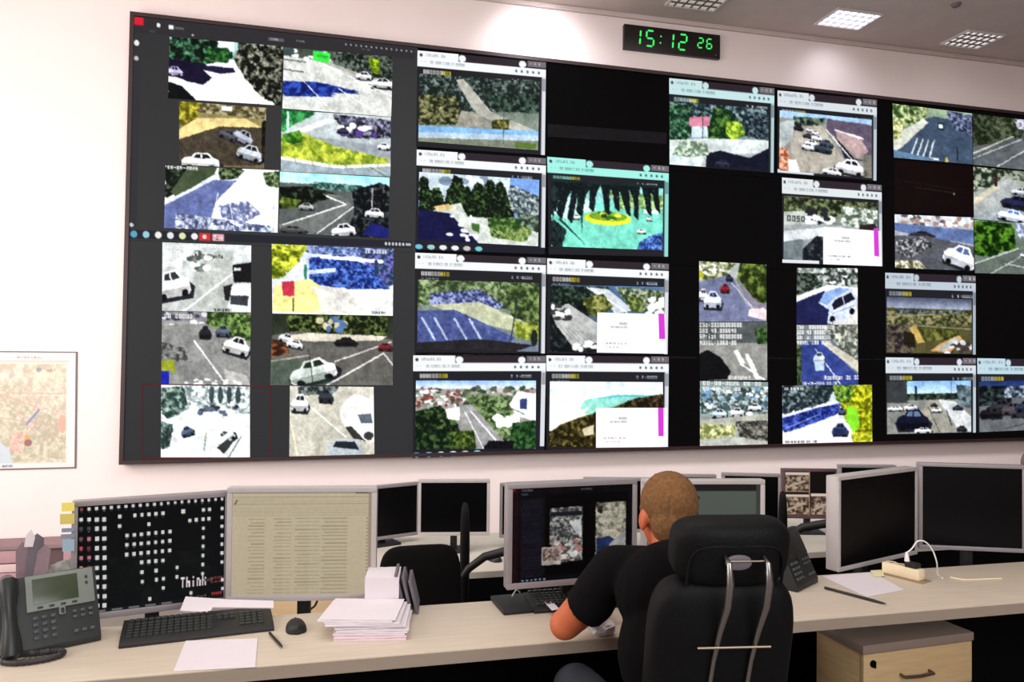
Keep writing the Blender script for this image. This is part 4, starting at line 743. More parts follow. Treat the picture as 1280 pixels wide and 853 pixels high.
# map poster
def pm(c):
    c.vg((232,216,196),(214,210,190)); c.fol([(0,.1),(1,.1),(1,.95),(0,.95)],(222,206,186),(232,222,200),6,.5,.02)
    c.fol([(.3,.5),(.6,.45),(.95,.6),(.95,.92),(.45,.95)],(196,196,166),(214,210,184),5,.5); c.p([(0,.72),(.4,.74),(.5,.84),(.52,.95),(0,.95)],(190,208,222)); c.fol([(.3,.25),(.6,.3),(.6,.5),(.2,.5)],(206,204,170),(220,214,186),4)
    for a in [(.0,.2,.45,.45),(.3,.3,.75,.5),(.2,.55,.55,.3),(.5,.35,.9,.36),(.6,.75,.8,.5),(.0,.45,.4,.5),(.35,.55,.95,.65),(.7,.8,.95,.6),(.45,.4,.7,.7),(.1,.25,.3,.6),(.55,.5,.95,.8)]: c.l(*a,.008,(196,150,156))
    for k in range(70):
        x=c.rs.uniform(.05,.9);y=c.rs.uniform(.2,.9);a=c.rs.uniform(0,6.3);l_=c.rs.uniform(.03,.12); c.l(x,y,x+l_*math.cos(a),y+l_*math.sin(a),.006,[(214,180,176),(190,170,160),(200,190,150)][k%3])
    c.l(.63,.62,.72,.5,.02,(120,120,170)); c.e(.6,.74,.05,.04,(226,150,80)); c.e(.64,.78,.03,.03,(130,80,80)); c.e(.57,.78,.03,.04,(214,140,120)); c.e(.9,.62,.03,.08,(226,160,140)); c.fol([(.5,.7),(.62,.68),(.6,.88),(.5,.85)],(226,180,170),(235,200,180),3)
    c.r(0,0,1,.07,(240,228,224)); c.r(0,.07,1,.085,(220,190,190)); c.text(.55,.035,.02,'00000 Ae000 0o0eloea',(190,150,150),.7); c.e(.72,.15,.02,.02,(130,140,140)); c.text(.78,.14,.025,'ooAos',(170,150,140),.8)
    c.r(.93,.08,.955,1,(235,226,222)); c.r(.955,0,1,1,(246,240,236)); c.r(0,.955,1,1,(238,230,226)); c.text(.3,.965,.02,'oo eoesooooe oooesoeo',(70,80,130),.8)
q=[on_y(-75,440,WALL-.012),on_y(94.5,441.5,WALL-.012),on_y(93,584,WALL-.012),on_y(-72,588,WALL-.012)]
c=Pic(170,144,77); pm(c); c.a=c.a*.8+np.array((226,214,204.))*.2
mp=thing('wall_map','pale road map sheet pinned to the white wall left of the screens','map',(q[0][0]*.5+q[1][0]*.5,WALL,q[2][2]))
o=pic_mesh('map_sheet',c.out(),bil(*q),'print_',mp); o.matrix_parent_inverse=Matrix.Translation(-Vector(mp.location))
b=MB(); vs=[b.bm.verts.new((p_[0]+sx*.012,y_,p_[2]+sz*.012)) for y_ in (WALL-.011,WALL) for p_,sx,sz in zip(q,(-1,1,1,-1),(1,1,-1,-1))]
b.bm.faces.new(vs[:4]);b.bm.faces.new(vs[4:][::-1])
for k in range(4): b.bm.faces.new((vs[k],vs[4+k],vs[4+(k+1)%4],vs[(k+1)%4]))
o=b.build('backing_board','greyfix',mp,False); o.matrix_parent_inverse=Matrix.Translation(-Vector(mp.location))
# grey fitting low on the wall at the right edge
p=on_y(1288,578,WALL); b=MB(); b.lathe([(.001,-.09),(.06,-.09),(.12,-.06),(.15,0)],24,at((0,0,0),rotm('X',-90)))
o=b.build('wall_speaker','greyfix'); o.location=(p[0],WALL,p[2]); tag(o,'grey rounded fitting on the wall under the screens at the right edge','speaker')

# ------------------------------------------------------------------ desks
def desk(name,x0,x1,y0,y1,z,zf,top,label,cat='desk',group=None,legs=2):
    t=thing(name,label,cat,((x0+x1)/2,(y0+y1)/2,zf),0,group); ox,oy=(x0+x1)/2,(y0+y1)/2
    b=MB(); b.box((x0-ox,y0-oy,z-zf-.04),(x1-ox,y1-oy,z-zf),.004); b.build('worktop',top,t)
    b=MB(); b.box((x0-ox,y0-oy-.003,z-zf-.038),(x1-ox,y0-oy,z-zf-.003)); b.build('edge_band','edge' if top=='desk' else top,t,False)
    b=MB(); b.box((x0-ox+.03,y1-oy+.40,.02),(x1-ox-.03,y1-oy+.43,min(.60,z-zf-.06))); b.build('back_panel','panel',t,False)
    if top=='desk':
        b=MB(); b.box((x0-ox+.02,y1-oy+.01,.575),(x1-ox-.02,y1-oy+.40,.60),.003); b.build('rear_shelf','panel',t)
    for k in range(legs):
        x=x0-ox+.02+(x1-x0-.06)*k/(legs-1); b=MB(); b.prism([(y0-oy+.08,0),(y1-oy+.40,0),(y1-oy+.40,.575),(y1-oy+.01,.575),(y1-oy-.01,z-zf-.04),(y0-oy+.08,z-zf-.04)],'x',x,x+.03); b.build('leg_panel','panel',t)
    return t
DZ=.75
desk('control_desk',-1.25,1.18,2.24,2.66,DZ,0,'desk','long beige front desk carrying the phone, keyboard and paper pile')
desk('control_desk',1.183,3.9,2.25,2.70,DZ,0,'desk','long beige front desk carrying the power strip and two blank monitors')
BZ=.33
desk('rear_desk',.25,3.55,4.5,5.45,BZ,LOW,'bdesk','pale rear desk seen through the gap left of the seated person')
desk('rear_desk',3.56,6.6,4.5,5.45,BZ,LOW,'bdesk','pale rear desk carrying the monitor with brown picture tiles')
# beech box on the lower shelf behind the desk
b=MB(); b.box((-.2,-.13,-.02),(.2,.13,.02),.003); o=b.build('shelf_board','beech'); o.location=(-.02,2.98,.645)
tag(o,'beech board seen in the gap under the beige lit monitor','shelf')
for x in (-.15,.15): b=MB(); b.box((x-.01,-.07,-.045),(x+.01,.07,-.02)); b.build('shelf_support','panel',o,False)
# pedestal
pa=on_z(1079,819,.555);pb=on_z(1217,801,.555)
ang=math.atan2(pb[1]-pa[1],pb[0]-pa[0]); W_p=.50
pd=thing('drawer_pedestal','beech drawer pedestal with grey brown top under the right desk','drawer unit',(pa[0],pa[1],0),ang)
b=MB(); b.box((.004,.018,.06),(W_p-.004,.25,.555),.002); b.build('body','beech',pd)
b=MB(); b.box((-.004,-.004,.556),(W_p+.004,.25,.588),.004); b.build('top','pedtop',pd)
for k,(z0,z1) in enumerate(((.405,.553),(.24,.402),(.075,.237))):
    b=MB(); b.box((.002,0,z0),(W_p-.002,.017,z1),.002); d=b.build('drawer','beech',pd)
    zc=(z0+z1)/2-.012; xc=W_p*.46
    b=MB(); b.tube([(xc-.065,0,zc),(xc-.065,-.022,zc-.002),(xc,-.026,zc-.004),(xc+.065,-.022,zc-.002),(xc+.065,0,zc)],.006,8); b.build('handle','handle',d)
    if k==0:
        b=MB(); b.lathe([(.013,0),(.013,.004),(.01,.006)],16,at((.042,0,z1-.034),rotm('X',90))); b.box((.039,-.014,z1-.046),(.045,-.006,z1-.022)); b.build('lock','panel',d)
for x,y in ((.05,.06),(W_p-.05,.06),(.05,.20),(W_p-.05,.20)): b=MB(); b.ell((x,y,.03),(.018,.03,.03),seg=12); b.build('caster','blackp',pd)

# ------------------------------------------------------------------ monitors
def monitor(xl,tl,bl,xr,tr,br,H,dz,label,bez='silver',img=None,screen='blacks',bw=.018,th=.05,Wd=None,yaw=None,base=(.22,.16,0),cat='monitor',group=None,posY=None,name='computer_monitor',zmin=.03,):
    dl=F*H/(bl-tl);dr=F*H/(br-tr)
    L0=dep(xl,bl,dl);R0=dep(xr,br,dr); v=R0-L0
    Wm=Wd or float(np.hypot(v[0],v[1])); a=math.atan2(v[1],v[0]) if yaw is None else math.radians(yaw)
    c0=(L0+R0)/2; zb=max(c0[2],dz+zmin)-dz
    t=thing(name,label,cat,(c0[0],c0[1],dz),a,group)
    h=Wm/2
    b=MB()
    b.box((-h,0,zb),(h,th*.7,zb+H),.006); b.box((-h*.7,th*.6,zb+H*.15),(h*.7,th*1.3,zb+H*.85),.012); b.build('housing',bez if th>.055 else bez,t)
    b=MB(); yf=-.008
    b.box((-h,yf,zb),(h,.002,zb+bw*1.15),.003);b.box((-h,yf,zb+H-bw),(h,.002,zb+H),.003);b.box((-h,yf,zb+bw),(-h+bw,.002,zb+H-bw),.003);b.box((h-bw,yf,zb+bw),(h,.002,zb+H-bw),.003); b.build('bezel',bez,t)
    x0,x1,z0,z1=-h+bw*.95,h-bw*.95,zb+bw*1.1,zb+H-bw*.95
    if img is not None: pic_mesh('screen',img,bil((x0,-.003,z1),(x1,-.003,z1),(x1,-.003,z0),(x0,-.003,z0)),'picdim',t)
    else:
        b=MB(); b.box((x0,-.004,z0),(x1,0,z1)); b.build('screen',screen,t,False)
    b=MB(); b.box((-.022,th*.8,.012),(.022,th*.8+.03,zb+H*.45),.004); b.build('stand_column','blackp',t)
    bx,by,bo=base; b=MB(); b.box((bo-bx/2,-by*.45+.03,0),(bo+bx/2,by*.55+.03,.016),.005); b.build('stand_base','blackp',t)
    return t
# left monitor: desktop full of icons
def scr1(c):
    c.vg((9,8,11),(12,16,18)); c.fol([(.1,.5),(.9,.5),(.9,.95),(.1,.95)],(12,15,16),(16,20,21),12,.5,.05); W3=(216,216,212)
    def ic(x,y,s=1,col=W3):
        u=(x-70)/865; v=(y-(152-.066*(x-70)))/(640-.035*(x-70)); c.r(u-.011*s,v-.018*s,u+.011*s,v+.016*s,col); c.r(u-.006,v+.026,u+.007,v+.03,(110,108,108))
    for k in range(21): ic(92+k*41,174-k*3.05,.85,(206,206,206) if k>3 else ((120,70,70) if k==0 else W3))
    for j,y in enumerate((232,285,345,400,455,515,570,625,682,735)):
        for k,x in enumerate((90,133,177,218)):
            x+=j*1.2; col=W3
            if k<2: col=[(225,225,220),(70,74,76),(190,120,130) if k else (110,80,84),(200,70,100) if k==0 else (110,50,60),(190,120,126),(200,150,120),(110,60,50),(100,120,100),(90,90,90),(80,80,80)][j]
            ic(x,y,1.15 if k>1 else 1,col)
    for x,y in [(305,215),(305,272),(472,262),(485,703),(563,640),(643,520),(643,575),(730,673),(922,597),(925,648)]: ic(x,y,.95)
    for k in range(5): ic(390+k*41,209-k*2.7)
    ic(675,187,1.2)
    for y in (328,383,440):
        for k in range(7): ic(348+k*41.3,y-k*3.6)
    for k in range(4): ic(435+k*41,486-k*3)
    for x,y in [(437,544),(518,536),(440,600),(522,590),(563,585),(797,178),(835,176),(715,241),(755,238),(795,234),(833,231)]: ic(x,y)
    for k in range(6): ic(799,288+k*54,.95)
    for k in range(7): ic(913+k*.8,170+k*53.4,.95)
    c.text(.69,.755,.10,'Think',(238,224,226),.62); c.text(.83,.79,.025,'0ee0oo',(120,100,100)); c.text(.9,.78,.025,'eoeo0o',(140,60,60)); c.text(.9,.82,.02,'oooeoe',(130,60,60)); c.text(.91,.93,.025,'eooe0',(190,60,66)); c.text(.8,.945,.02,'oeoooe',(110,110,110))
    c.r(0,.965,1,1,(24,24,26)); 
    for k in range(5): c.r(.12+k*.11,.972,.15+k*.11+.04,.99,(110,112,114))
c=Pic(200,150,5); scr1(c)
M1=monitor(87,628,779,286,614,753,.385,.60,'monitor with a black desktop full of small white icons and the word Think',img=c.out(),base=(.24,.13,.0))
b=MB(); b.box((.13,-.011,.012),(.143,-.0085,.018)); zb=.03
def scr2(c):
    c.vg((196,182,154),(188,174,148)); c.r(0,0,1,.012,(120,112,96)); c.r(.88,0,1,.018,(60,50,40)); c.l(.02,.12,.035,.08,.012,(60,60,40))
    for k in range(9): c.l(0,.05+k*.022,1,.05+k*.022,.006,(170,160,132) if k%3 else (152,142,116))
    for j in range(22):
        y=.26+j*.034
        for x0,x1,n in ((.12,.27,1),(.3,.42,1),(.45,.62,1),(.64,.82,1)):
            dk_=(146,138,112) if (j*7+int(x0*10))%5 else (128,120,98); wob=.004*math.sin(j+x0*9); c.l(x0+(.02 if j%3==1 else 0),y+wob,x1-.04*((j*3+int(x0*20))%3)/2,y+wob,.009,dk_,.75)
        c.e(.965,y,.006,.006,(120,112,92))
    c.r(.36,.2,.425,.98,(196,188,160),.25);c.r(.55,.2,.62,.98,(196,188,160),.25); c.r(.975,0,1,1,(150,132,116),.8); c.grain(5,3)
c=Pic(190,150,6); scr2(c)
M2=monitor(286,612,753,468,607,749,.385,.60,'monitor showing a pale beige table of text lines',bez='silver2',img=c.out(),base=(.2,.12,0),yaw=-9)
def scr3(c):
    c.vg((24,22,26),(20,19,23)); c.r(0,0,.05,1,(44,20,28)); c.r(0,.0,.03,.04,(120,30,40)); c.r(.07,.12,.26,.95,(30,28,38)); c.text(.08,.02,.02,'0ae0soo',(110,110,120)); c.text(.08,.06,.02,'AaDo',(90,90,100)); c.text(.56,.03,.018,'0ao00eoo',(100,100,108))
    for k in range(30): c.l(.08,.15+k*.027,.23,.15+k*.027,.005,(46,44,56))
    c.r(.27,.08,.96,.93,(14,12,14))
    c.fol([(.305,.23),(.575,.22),(.575,.8),(.305,.82)],(80,80,82),(190,188,184),3.2,.5,.02); c.speck(.32,.5,.56,.78,[(170,120,110),(200,196,190),(90,90,92)],34,.035); c.p([(.46,.38),(.56,.36),(.57,.56),(.52,.5)],(200,205,205)); c.r(.31,.27,.57,.32,(40,42,50))
    c.r(.24,.64,.40,.83,(176,164,158)); c.fol([(.25,.66),(.39,.66),(.39,.79),(.25,.79)],(110,84,80),(180,160,150),3); c.r(.31,.62,.32,.64,(30,26,30))
    c.fol([(.685,.2),(.94,.19),(.94,.72),(.685,.8)],(120,116,104),(186,180,160),6,.4,.02); c.p([(.69,.58),(.8,.56),(.86,.62),(.78,.8),(.69,.8)],(44,58,100)); c.p([(.8,.65),(.94,.5),(.94,.78),(.8,.8)],(150,150,148)); c.fol([(.68,.18),(.75,.2),(.74,.32),(.7,.3)],(50,48,46),(120,110,100),3)
    c.r(.05,.955,1,1,(22,24,34))
    for k in range(6): c.e(.09+k*.035,.975,.01,.01,(150,160,170))
    c.grain(5)
c=Pic(170,135,8); scr3(c); c.a=c.a*.86; c.photo(.5)
M3=monitor(632,606,738,796,598,724,.355,DZ,'monitor with dark picture viewer left of the seated person',bez='silver',img=c.out(),base=(.26,.17,-.13),th=.055,yaw=3)
def scr4(c):
    c.vg((84,90,84),(76,82,76)); c.r(0,0,1,.08,(30,28,26)); c.e(.45,.15,.012,.014,(20,22,22)); c.e(.44,.32,.012,.014,(20,22,22)); c.r(.96,0,1,1,(60,62,60)); 
    for k in range(8): c.l(.05,.4+k*.07,.9,.4+k*.07,.004,(76,84,80))
c=Pic(160,120,9); scr4(c)
M3b=monitor(801,600,727,957,600,727,.385,.60,'grey green lit monitor directly behind the seated head',bez='silver2',img=c.out(),yaw=-10)
M4=monitor(1046,595,714,1145,585.6,694,.385,.60,'blank monitor turned sideways showing its thick pale edge',bez='silver2',th=.075,screen='blacks',bw=.016)
M5=monitor(1148,583,690,1282,578,687,.385,.60,'blank wide monitor facing front at the right edge',bez='silver',screen='blacks',bw=.016,base=(.2,.14,0))
# rear row
def bmon(xl,yt,yb,xr,yt2,yb2,label,bez='silver',img=None,yaw=None,Wd=None,zmin=.1): return monitor(xl,yt,yb,xr,yt2,yb2,.36,BZ,label,bez=bez,img=img,Wd=Wd,yaw=yaw,bw=.02,base=(.2,.16,0),group='monitors on the rear desks')
bmon(440,608,678,520,605.5,671,'small black rear monitor half hidden behind the beige lit monitor',yaw=20,Wd=.5)
bmon(522,601,671,612,599,668.5,'small black rear monitor fully in view above the empty chair',bez='silver2')
bmon(624,607,675,712,603,671,'rear monitor of which only a thin left edge shows left of the picture viewer')
bmon(729,599,667,812,596,664,'rear monitor peeping above the picture viewer monitor')
bmon(818,596,663,895,591,658,'rear monitor peeping out right of the seated head')
bmon(902,594,660,976,590.5,657,'black rear monitor above the chair headrest, left of the brown tiles')
def scr7(c):
    c.vg((20,14,14),(18,12,12))
    for x0,y0,x1,y1 in ((.02,.03,.48,.46),(.02,.52,.48,.97),(.52,.5,.98,.97)):
        c.r(x0,y0,x1,y0+.06,(214,196,180)); c.fol([(x0,y0+.07),(x1,y0+.07),(x1,y1),(x0,y1)],(70,50,42),(190,166,142),3.5,.5,.01); c.l(x0+.05,y1-.1,x1-.1,y0+.2,.05,(180,160,140)); c.l(x0,y1,x1,y1,.02,(150,120,100))
    c.l(.49,0,.49,1,.02,(160,130,112))
c=Pic(80,66,12); scr7(c)
bmon(977,588,650,1047,585,647,'rear monitor showing three brown picture tiles',img=c.out(),bez='mauve3')
bmon(1048,583,648,1120,580,645,'rear monitor peeping above the sideways blank monitor')

# ------------------------------------------------------------------ chairs
def sell(mb,c,r,e1=.35,e2=.35,mtx=None,bend=0,n=36,m=20,taper=0):
    def sp(v,e): return math.copysign(abs(v)**e,v)
    rings=[]
    for j in range(m+1):
        ph=-math.pi/2+math.pi*j/m; cz,sz=sp(math.cos(ph),e1),sp(math.sin(ph),e1); R_=[]
        for i in range(n):
            th_=2*math.pi*i/n; x=r[0]*cz*sp(math.cos(th_),e2); z=r[2]*cz*sp(math.sin(th_),e2); y=r[1]*sz
            x*=1+taper*z/r[2]
            v=Vector((c[0]+x,c[1]+y+bend*x*x,c[2]+z))
            R_.append(mb.bm.verts.new(mtx@v if mtx is not None else v))
        rings.append(R_)
    for A_,B_ in zip(rings,rings[1:]):
        for k in range(n): mb.bm.faces.new((A_[k],A_[(k+1)%n],B_[(k+1)%n],B_[k]))
    mb.bm.faces.new(rings[0][::-1]); mb.bm.faces.new(rings[-1])
    return mb
def star_base(t,r=.3,m='blackp'):
    b=MB(); b.tube([(0,0,.06),(0,0,.38)],.025,14); b.build('gas_column',m,t)
    for k in range(5):
        a=2*math.pi*k/5+.3; b=MB(); b.tube([(0,0,.09),(r*.6*math.cos(a),r*.6*math.sin(a),.08),(r*math.cos(a),r*math.sin(a),.06)],[.024,.018,.014],8); l=b.build('leg',m,t)
        b=MB(); b.ell((r*math.cos(a),r*math.sin(a),.028),(.026,.018,.028),seg=12); b.build('caster',m,l)
def task_chair(loc,rz,label,bw=.225,z0=.5,z1=.98,ytop=-.05,arms=True,bthick=.035,armz=.68):
    t=thing('task_chair',label,'chair',loc,rz,'empty chairs at the rear desks')
    b=MB(); sell(b,(0,0,0),(.235,.045,.23),.5,.5,at((0,.02,.46),rotm('X',90))); b.build('seat','dfabric',t)
    b=MB(); sell(b,(0,0,0),(bw,bthick,(z1-z0)/2),.5,.4,at((0,-.22,(z0+z1)/2),rotm('X',-6 if bthick>.03 else 0)),bend=.35 if bthick>.03 else 0); b.build('backrest','dfabric',t)
    b=MB(); b.box((-.03,-.26,.36),(.03,-.235,.7),.006); b.build('back_bracket','blackp',t)
    if arms:
        for s in (1,):
            b=MB(); x=s*.27
            b.tube([(x,.12,.42),(x,.16,armz-.06),(x,.12,armz-.01),(x,0,armz),(x,-.12,armz-.03),(x,-.2,armz-.09),(x*.9,-.23,armz-.14)],[.014,.018,.022,.024,.022,.02,.016],10); b.build('armrest','blackp',t)
    star_base(t)
    return t
pc=dep(525,690,3.75); task_chair((pc[0],pc[1]+.2,LOW),0.02,'empty black chair with rounded back behind the paper pile',bw=.2,z1=1.085,arms=False)
pc=dep(578,690,4.3)
def chair_side(px_,d,label,topy,az=1.0):
    p=dep(px_,topy,d); zt=p[2]-LOW
    a=YAW+math.atan((px_-640)/F); rz=-math.pi/2-a  # backrest plane along the line of sight
    return task_chair((p[0]+.24*math.cos(a),p[1]-.24*math.sin(a),LOW),rz,label,bw=.2,z0=.5,z1=zt,bthick=.026,armz=az)
chair_side(577,4.25,'tall black chair seen edge on beside the rounded empty chair',632)
chair_side(974,4.5,'tall black chair seen edge on below the brown tile monitor',617,1.12)

# big office chair of the person
OC=dep(897,760,1.88)
oc=thing('office_chair','big black high backed office chair with chrome back tubes','chair',(OC[0]+.018,OC[1]+.22,0),math.radians(-9))
RX=rotm('X',13)   # recline
def back(p): return at((0,-.17,.52),RX)@at(p)
b=MB(); sell(b,(0,0,0),(.170,.055,.31),.45,.36,back((.006,0,.285)),bend=.5,taper=.02); b.build('backrest','leather',oc)
b=MB(); sell(b,(0,0,0),(.138,.05,.078),.55,.52,back((.012,.0,.662)),bend=.9); hr=b.build('headrest','leather',oc)
b=MB(); pts=[]
for k in range(24):
    a=math.pi*(k/23.0); x=.110*math.copysign(abs(math.cos(a))**.45,math.cos(a)); z=.655-.06+.10*abs(math.sin(a))**.45
    pts.append((back((x+.012,-.047+.9*x*x,z))).to_translation())
b.tube(pts,.0035,6); b.build('seam_piping','leather',hr)
b=MB(); sell(b,(0,0,0),(.25,.05,.24),.5,.45,at((0,.06,.46),rotm('X',90))); b.build('seat','leather',oc)
for s in (-1,1):
    b=MB(); P=[(s*.044+0.024,-.05,.672),(s*.044+0.024,-.075,.668),(s*.044+0.024,-.092,.63),(s*.044+0.024,-.088,.57),(s*.044+0.020,-.07,.50),(s*.044+0.014,-.062,.42),(s*.044+0.009,-.06,.33),(s*.045+0.004,-.062,.22),(s*.047+.000,-.06,.05),(s*.05+.000,-.03,-.08)]
    b.tube([back(p).to_translation() for p in P],[.004,.006,.0085,.0085,.007,.0055,.0055,.0055,.006,.006],12); b.build('back_tube','chrome',oc)
b=MB(); b.tube([back((x+.010,-.074,.462)).to_translation() for x in (-.085,-.03,.03,.085)],.0035,8); b.build('cross_bar','handle',oc)
b=MB(); b.tube([back((x+.024,-.064,.668)).to_translation() for x in (-.044,.044)],.0025,8); b.build('top_bar','handle',oc)
b=MB(); sell(b,(0,0,0),(.03,.006,.018),.6,.9,back((.008,-.058,.662))); b.build('badge','greyp',oc)
for s in (-1,1):
    b=MB(); b.tube([(s*.27,.2,.45),(s*.29,.18,.6),(s*.285,.08,.655),(s*.28,-.1,.65),(s*.25,-.2,.6)],[.018,.02,.025,.022,.016],10); b.build('armrest','leather',oc)
star_base(oc,.33)
# ------------------------------------------------------------------ things on the desks
def flat_sheet(name,Q,label,cat,m='paper',z=DZ,th=.0012,curl=0,group=None,img=None):
    P=[on_z(x,y,z) for x,y in Q]; c0=sum(P)/len(P)
    b=MB(); n=6; f=bil(*P)
    rows=[]
    for j in range(n+1):
        r_=[]
        for i in range(n+1):
            u,v=i/n,j/n; p=f(np.array([[u]]),np.array([[v]]))[0]-c0
            r_.append((p[0],p[1],th+.0006+curl*((u-.5)**2+(v-.5)**2)))
        rows.append(r_)
    V=b.patch(rows); ret=bmesh.ops.extrude_face_region(b.bm,geom=list(b.bm.faces)); vs=[g for g in ret['geom'] if isinstance(g,bmesh.types.BMVert)]
    bmesh.ops.translate(b.bm,verts=vs,vec=(0,0,-th))
    o=b.build(name,m,smooth=False); o.location=(c0[0],c0[1],z); return tag(o,label,cat,group)
def textlines(o,n,w,d,rz,col='greyp'): pass
flat_sheet('paper_sheet',[(232,802),(322,799),(319,835),(217,840)],'white sheet lying in front of the left keyboard','paper')
flat_sheet('paper_sheet',[(-40,806),(6,808),(22,822),(-40,851)],'pale sheet under the telephone cord at the left edge','paper')
flat_sheet('paper_sheet',[(1028,721.5),(1090,716),(1130,738),(1083,747)],'large white sheet between the right telephone and the power strip','paper')
flat_sheet('sticky_note',[(1088,714),(1102,713),(1106,721),(1092,722)],'small pale yellow note at the foot of the power strip','note','note',z=DZ+.003)
# paper pile by the mouse
pl=on_z(425,803,DZ); pr=on_z(516,801,DZ); pang=math.atan2(pr[1]-pl[1],pr[0]-pl[0]); pw=float(np.hypot(*(pr-pl)[:2])); random.seed(4)
def slab_paper(name,cx,cy,z,w_,d_,h_,rz,label,m,group=None,bend=.004,cat='paper'):
    b=MB(); nx,ny=8,6; top=[];bot=[]
    for j in range(ny+1):
        a=[];c_=[]
        for i in range(nx+1):
            u=i/nx-.5;v=j/ny-.5; e=random.uniform(-.0006,.0006); ww=bend*(math.sin(3*u+cx*50)*.4*(v+.5))
            a.append(b.bm.verts.new((u*w_,v*d_,h_+ww+e))); c_.append(b.bm.verts.new((u*w_,v*d_,ww*.9 if ww>0 else 0)))
        top.append(a);bot.append(c_)
    for j in range(ny):
        for i in range(nx):
            b.bm.faces.new((top[j][i],top[j][i+1],top[j+1][i+1],top[j+1][i])); b.bm.faces.new((bot[j][i],bot[j+1][i],bot[j+1][i+1],bot[j][i+1]))
    for i in range(nx):
        b.bm.faces.new((bot[0][i],bot[0][i+1],top[0][i+1],top[0][i])); b.bm.faces.new((bot[ny][i],top[ny][i],top[ny][i+1],bot[ny][i+1]))
    for j in range(ny):
        b.bm.faces.new((bot[j][0],top[j][0],top[j+1][0],bot[j+1][0])); b.bm.faces.new((bot[j][nx],bot[j+1][nx],top[j+1][nx],top[j][nx]))
    o=b.build(name,m,smooth=False); o.location=(cx,cy,z); o.rotation_euler=(0,0,rz); return tag(o,label,cat,group)
cx0,cy0=(pl[0]+pr[0])/2,(pl[1]+pr[1])/2+.105
zz=DZ+.0005
for k in range(11):
    h_=[.006,.005,.005,.0045,.0055,.004,.0045,.004,.004,.003,.002][k]; m='pinkp' if k in (0,1) else 'paper'
    lab=['pinkish paper bundle, the very bottom one of the messy pile','pinkish paper bundle, second from the bottom of the messy pile'][k] if k in(0,1) else (('white paper bundle, %s from the top of the messy pile'%['','second','third','fourth','fifth','sixth','seventh','eighth','ninth'][10-k]) if k<10 else 'topmost white sheet of the messy pile, its corner turned aside')
    slab_paper('paper_bundle',cx0+random.uniform(-.006,.006)-(.022 if k>6 else 0)-(.012 if k>8 else 0),cy0+random.uniform(-.005,.006)+.002*k,zz,pw*(1 if k<7 else 1.05),.20,h_,pang+random.uniform(-.05,.05)+(.0 if k<8 else -.12),lab,m,'papers in the messy pile',bend=.0012)
    zz+=h_+.0009
# taller block of paper with grey folders leaning on it, behind the pile
q0=on_z(484,768,DZ)
slab_paper('paper_block',q0[0]-.01,q0[1]+.045,DZ,.11,.13,.125,pang,'tall white block of paper standing behind the messy pile','paper',bend=0)
for k in range(3):
    b=MB(); b.box((-.006,-.07,0),(.004,.07,.135-.012*k),.002); o=b.build('document_folder','greyp'); o.location=(q0[0]+.068+.02*k,q0[1]+.045,DZ+.0015); o.rotation_euler=(0,math.radians(-14),pang)
    tag(o,['grey folder leaning directly on the tall paper block','middle one of three grey folders leaning beside the tall paper block','outermost grey folder leaning beside the tall paper block, nearest the empty chair'][k],'folder','grey folders behind the paper pile')
# keyboard
def keyboard(Pfl,Pfr,d_,label,z=DZ,name='keyboard'):
    a=math.atan2(Pfr[1]-Pfl[1],Pfr[0]-Pfl[0]); L=float(np.hypot(*(Pfr-Pfl)[:2]))
    t=thing(name,label,'keyboard',(Pfl[0],Pfl[1],z),a)
    b=MB(); b.prism([(0,0),(0,.010),(d_*.2,.016),(d_,.030),(d_,.006),(d_*.9,0)],'x',0,L,bev=.002); b.build('case','keyb',t)
    ks=.0185
    def block(x0,nx,ny,y0):
        b=MB()
        for j in range(ny):
            for i in range(nx):
                y=y0+j*ks; zc=.016+(y-d_*.2)*.0175/(.1)*.8+.0005
                b.box((x0+i*ks+.0015,y+.0015,zc-.004),(x0+(i+1)*ks-.0015,y+ks-.0015,zc+.005),.0015,seg=1)
        b.build('key_block','key',t)
    y0=d_*.22
    block(.015,int(L*.60/ks),5,y0); block(.015,int(L*.60/ks),1,y0+5*ks+.006); block(.025+int(L*.60/ks)*ks,3,2,y0+3*ks); block(.03+int(L*.60/ks)*ks+3*ks+.004,4,5,y0)
    return t
keyboard(on_z(148,812,DZ),on_z(343,789,DZ),.165,'black keyboard below the icon covered monitor')
keyboard(on_z(668,768,DZ),on_z(800,758,DZ),.14,'black keyboard under the picture viewer, mostly behind the arm')
b=MB(); P=[dep(x,y,d) for x,y,d in ((225,772,2.47),(262,772,2.47),(266,766,2.5),(342,757,2.52),(342,750,2.56),(285,757,2.55),(232,758,2.55))]
c0=sum(P)/len(P); vs=[b.bm.verts.new((p[0]-c0[0],p[1]-c0[1],.0)) for p in P]; b.bm.faces.new(vs)
r_=bmesh.ops.extrude_face_region(b.bm,geom=list(b.bm.faces)); bmesh.ops.translate(b.bm,verts=[g for g in r_['geom'] if isinstance(g,bmesh.types.BMVert)],vec=(0,0,.004))
o=b.build('folded_paper','paper',smooth=False); o.location=(c0[0],c0[1],DZ+.035); o.rotation_euler=(math.radians(14),0,0); tag(o,'white folded paper lying along the back edge of the left keyboard','paper')
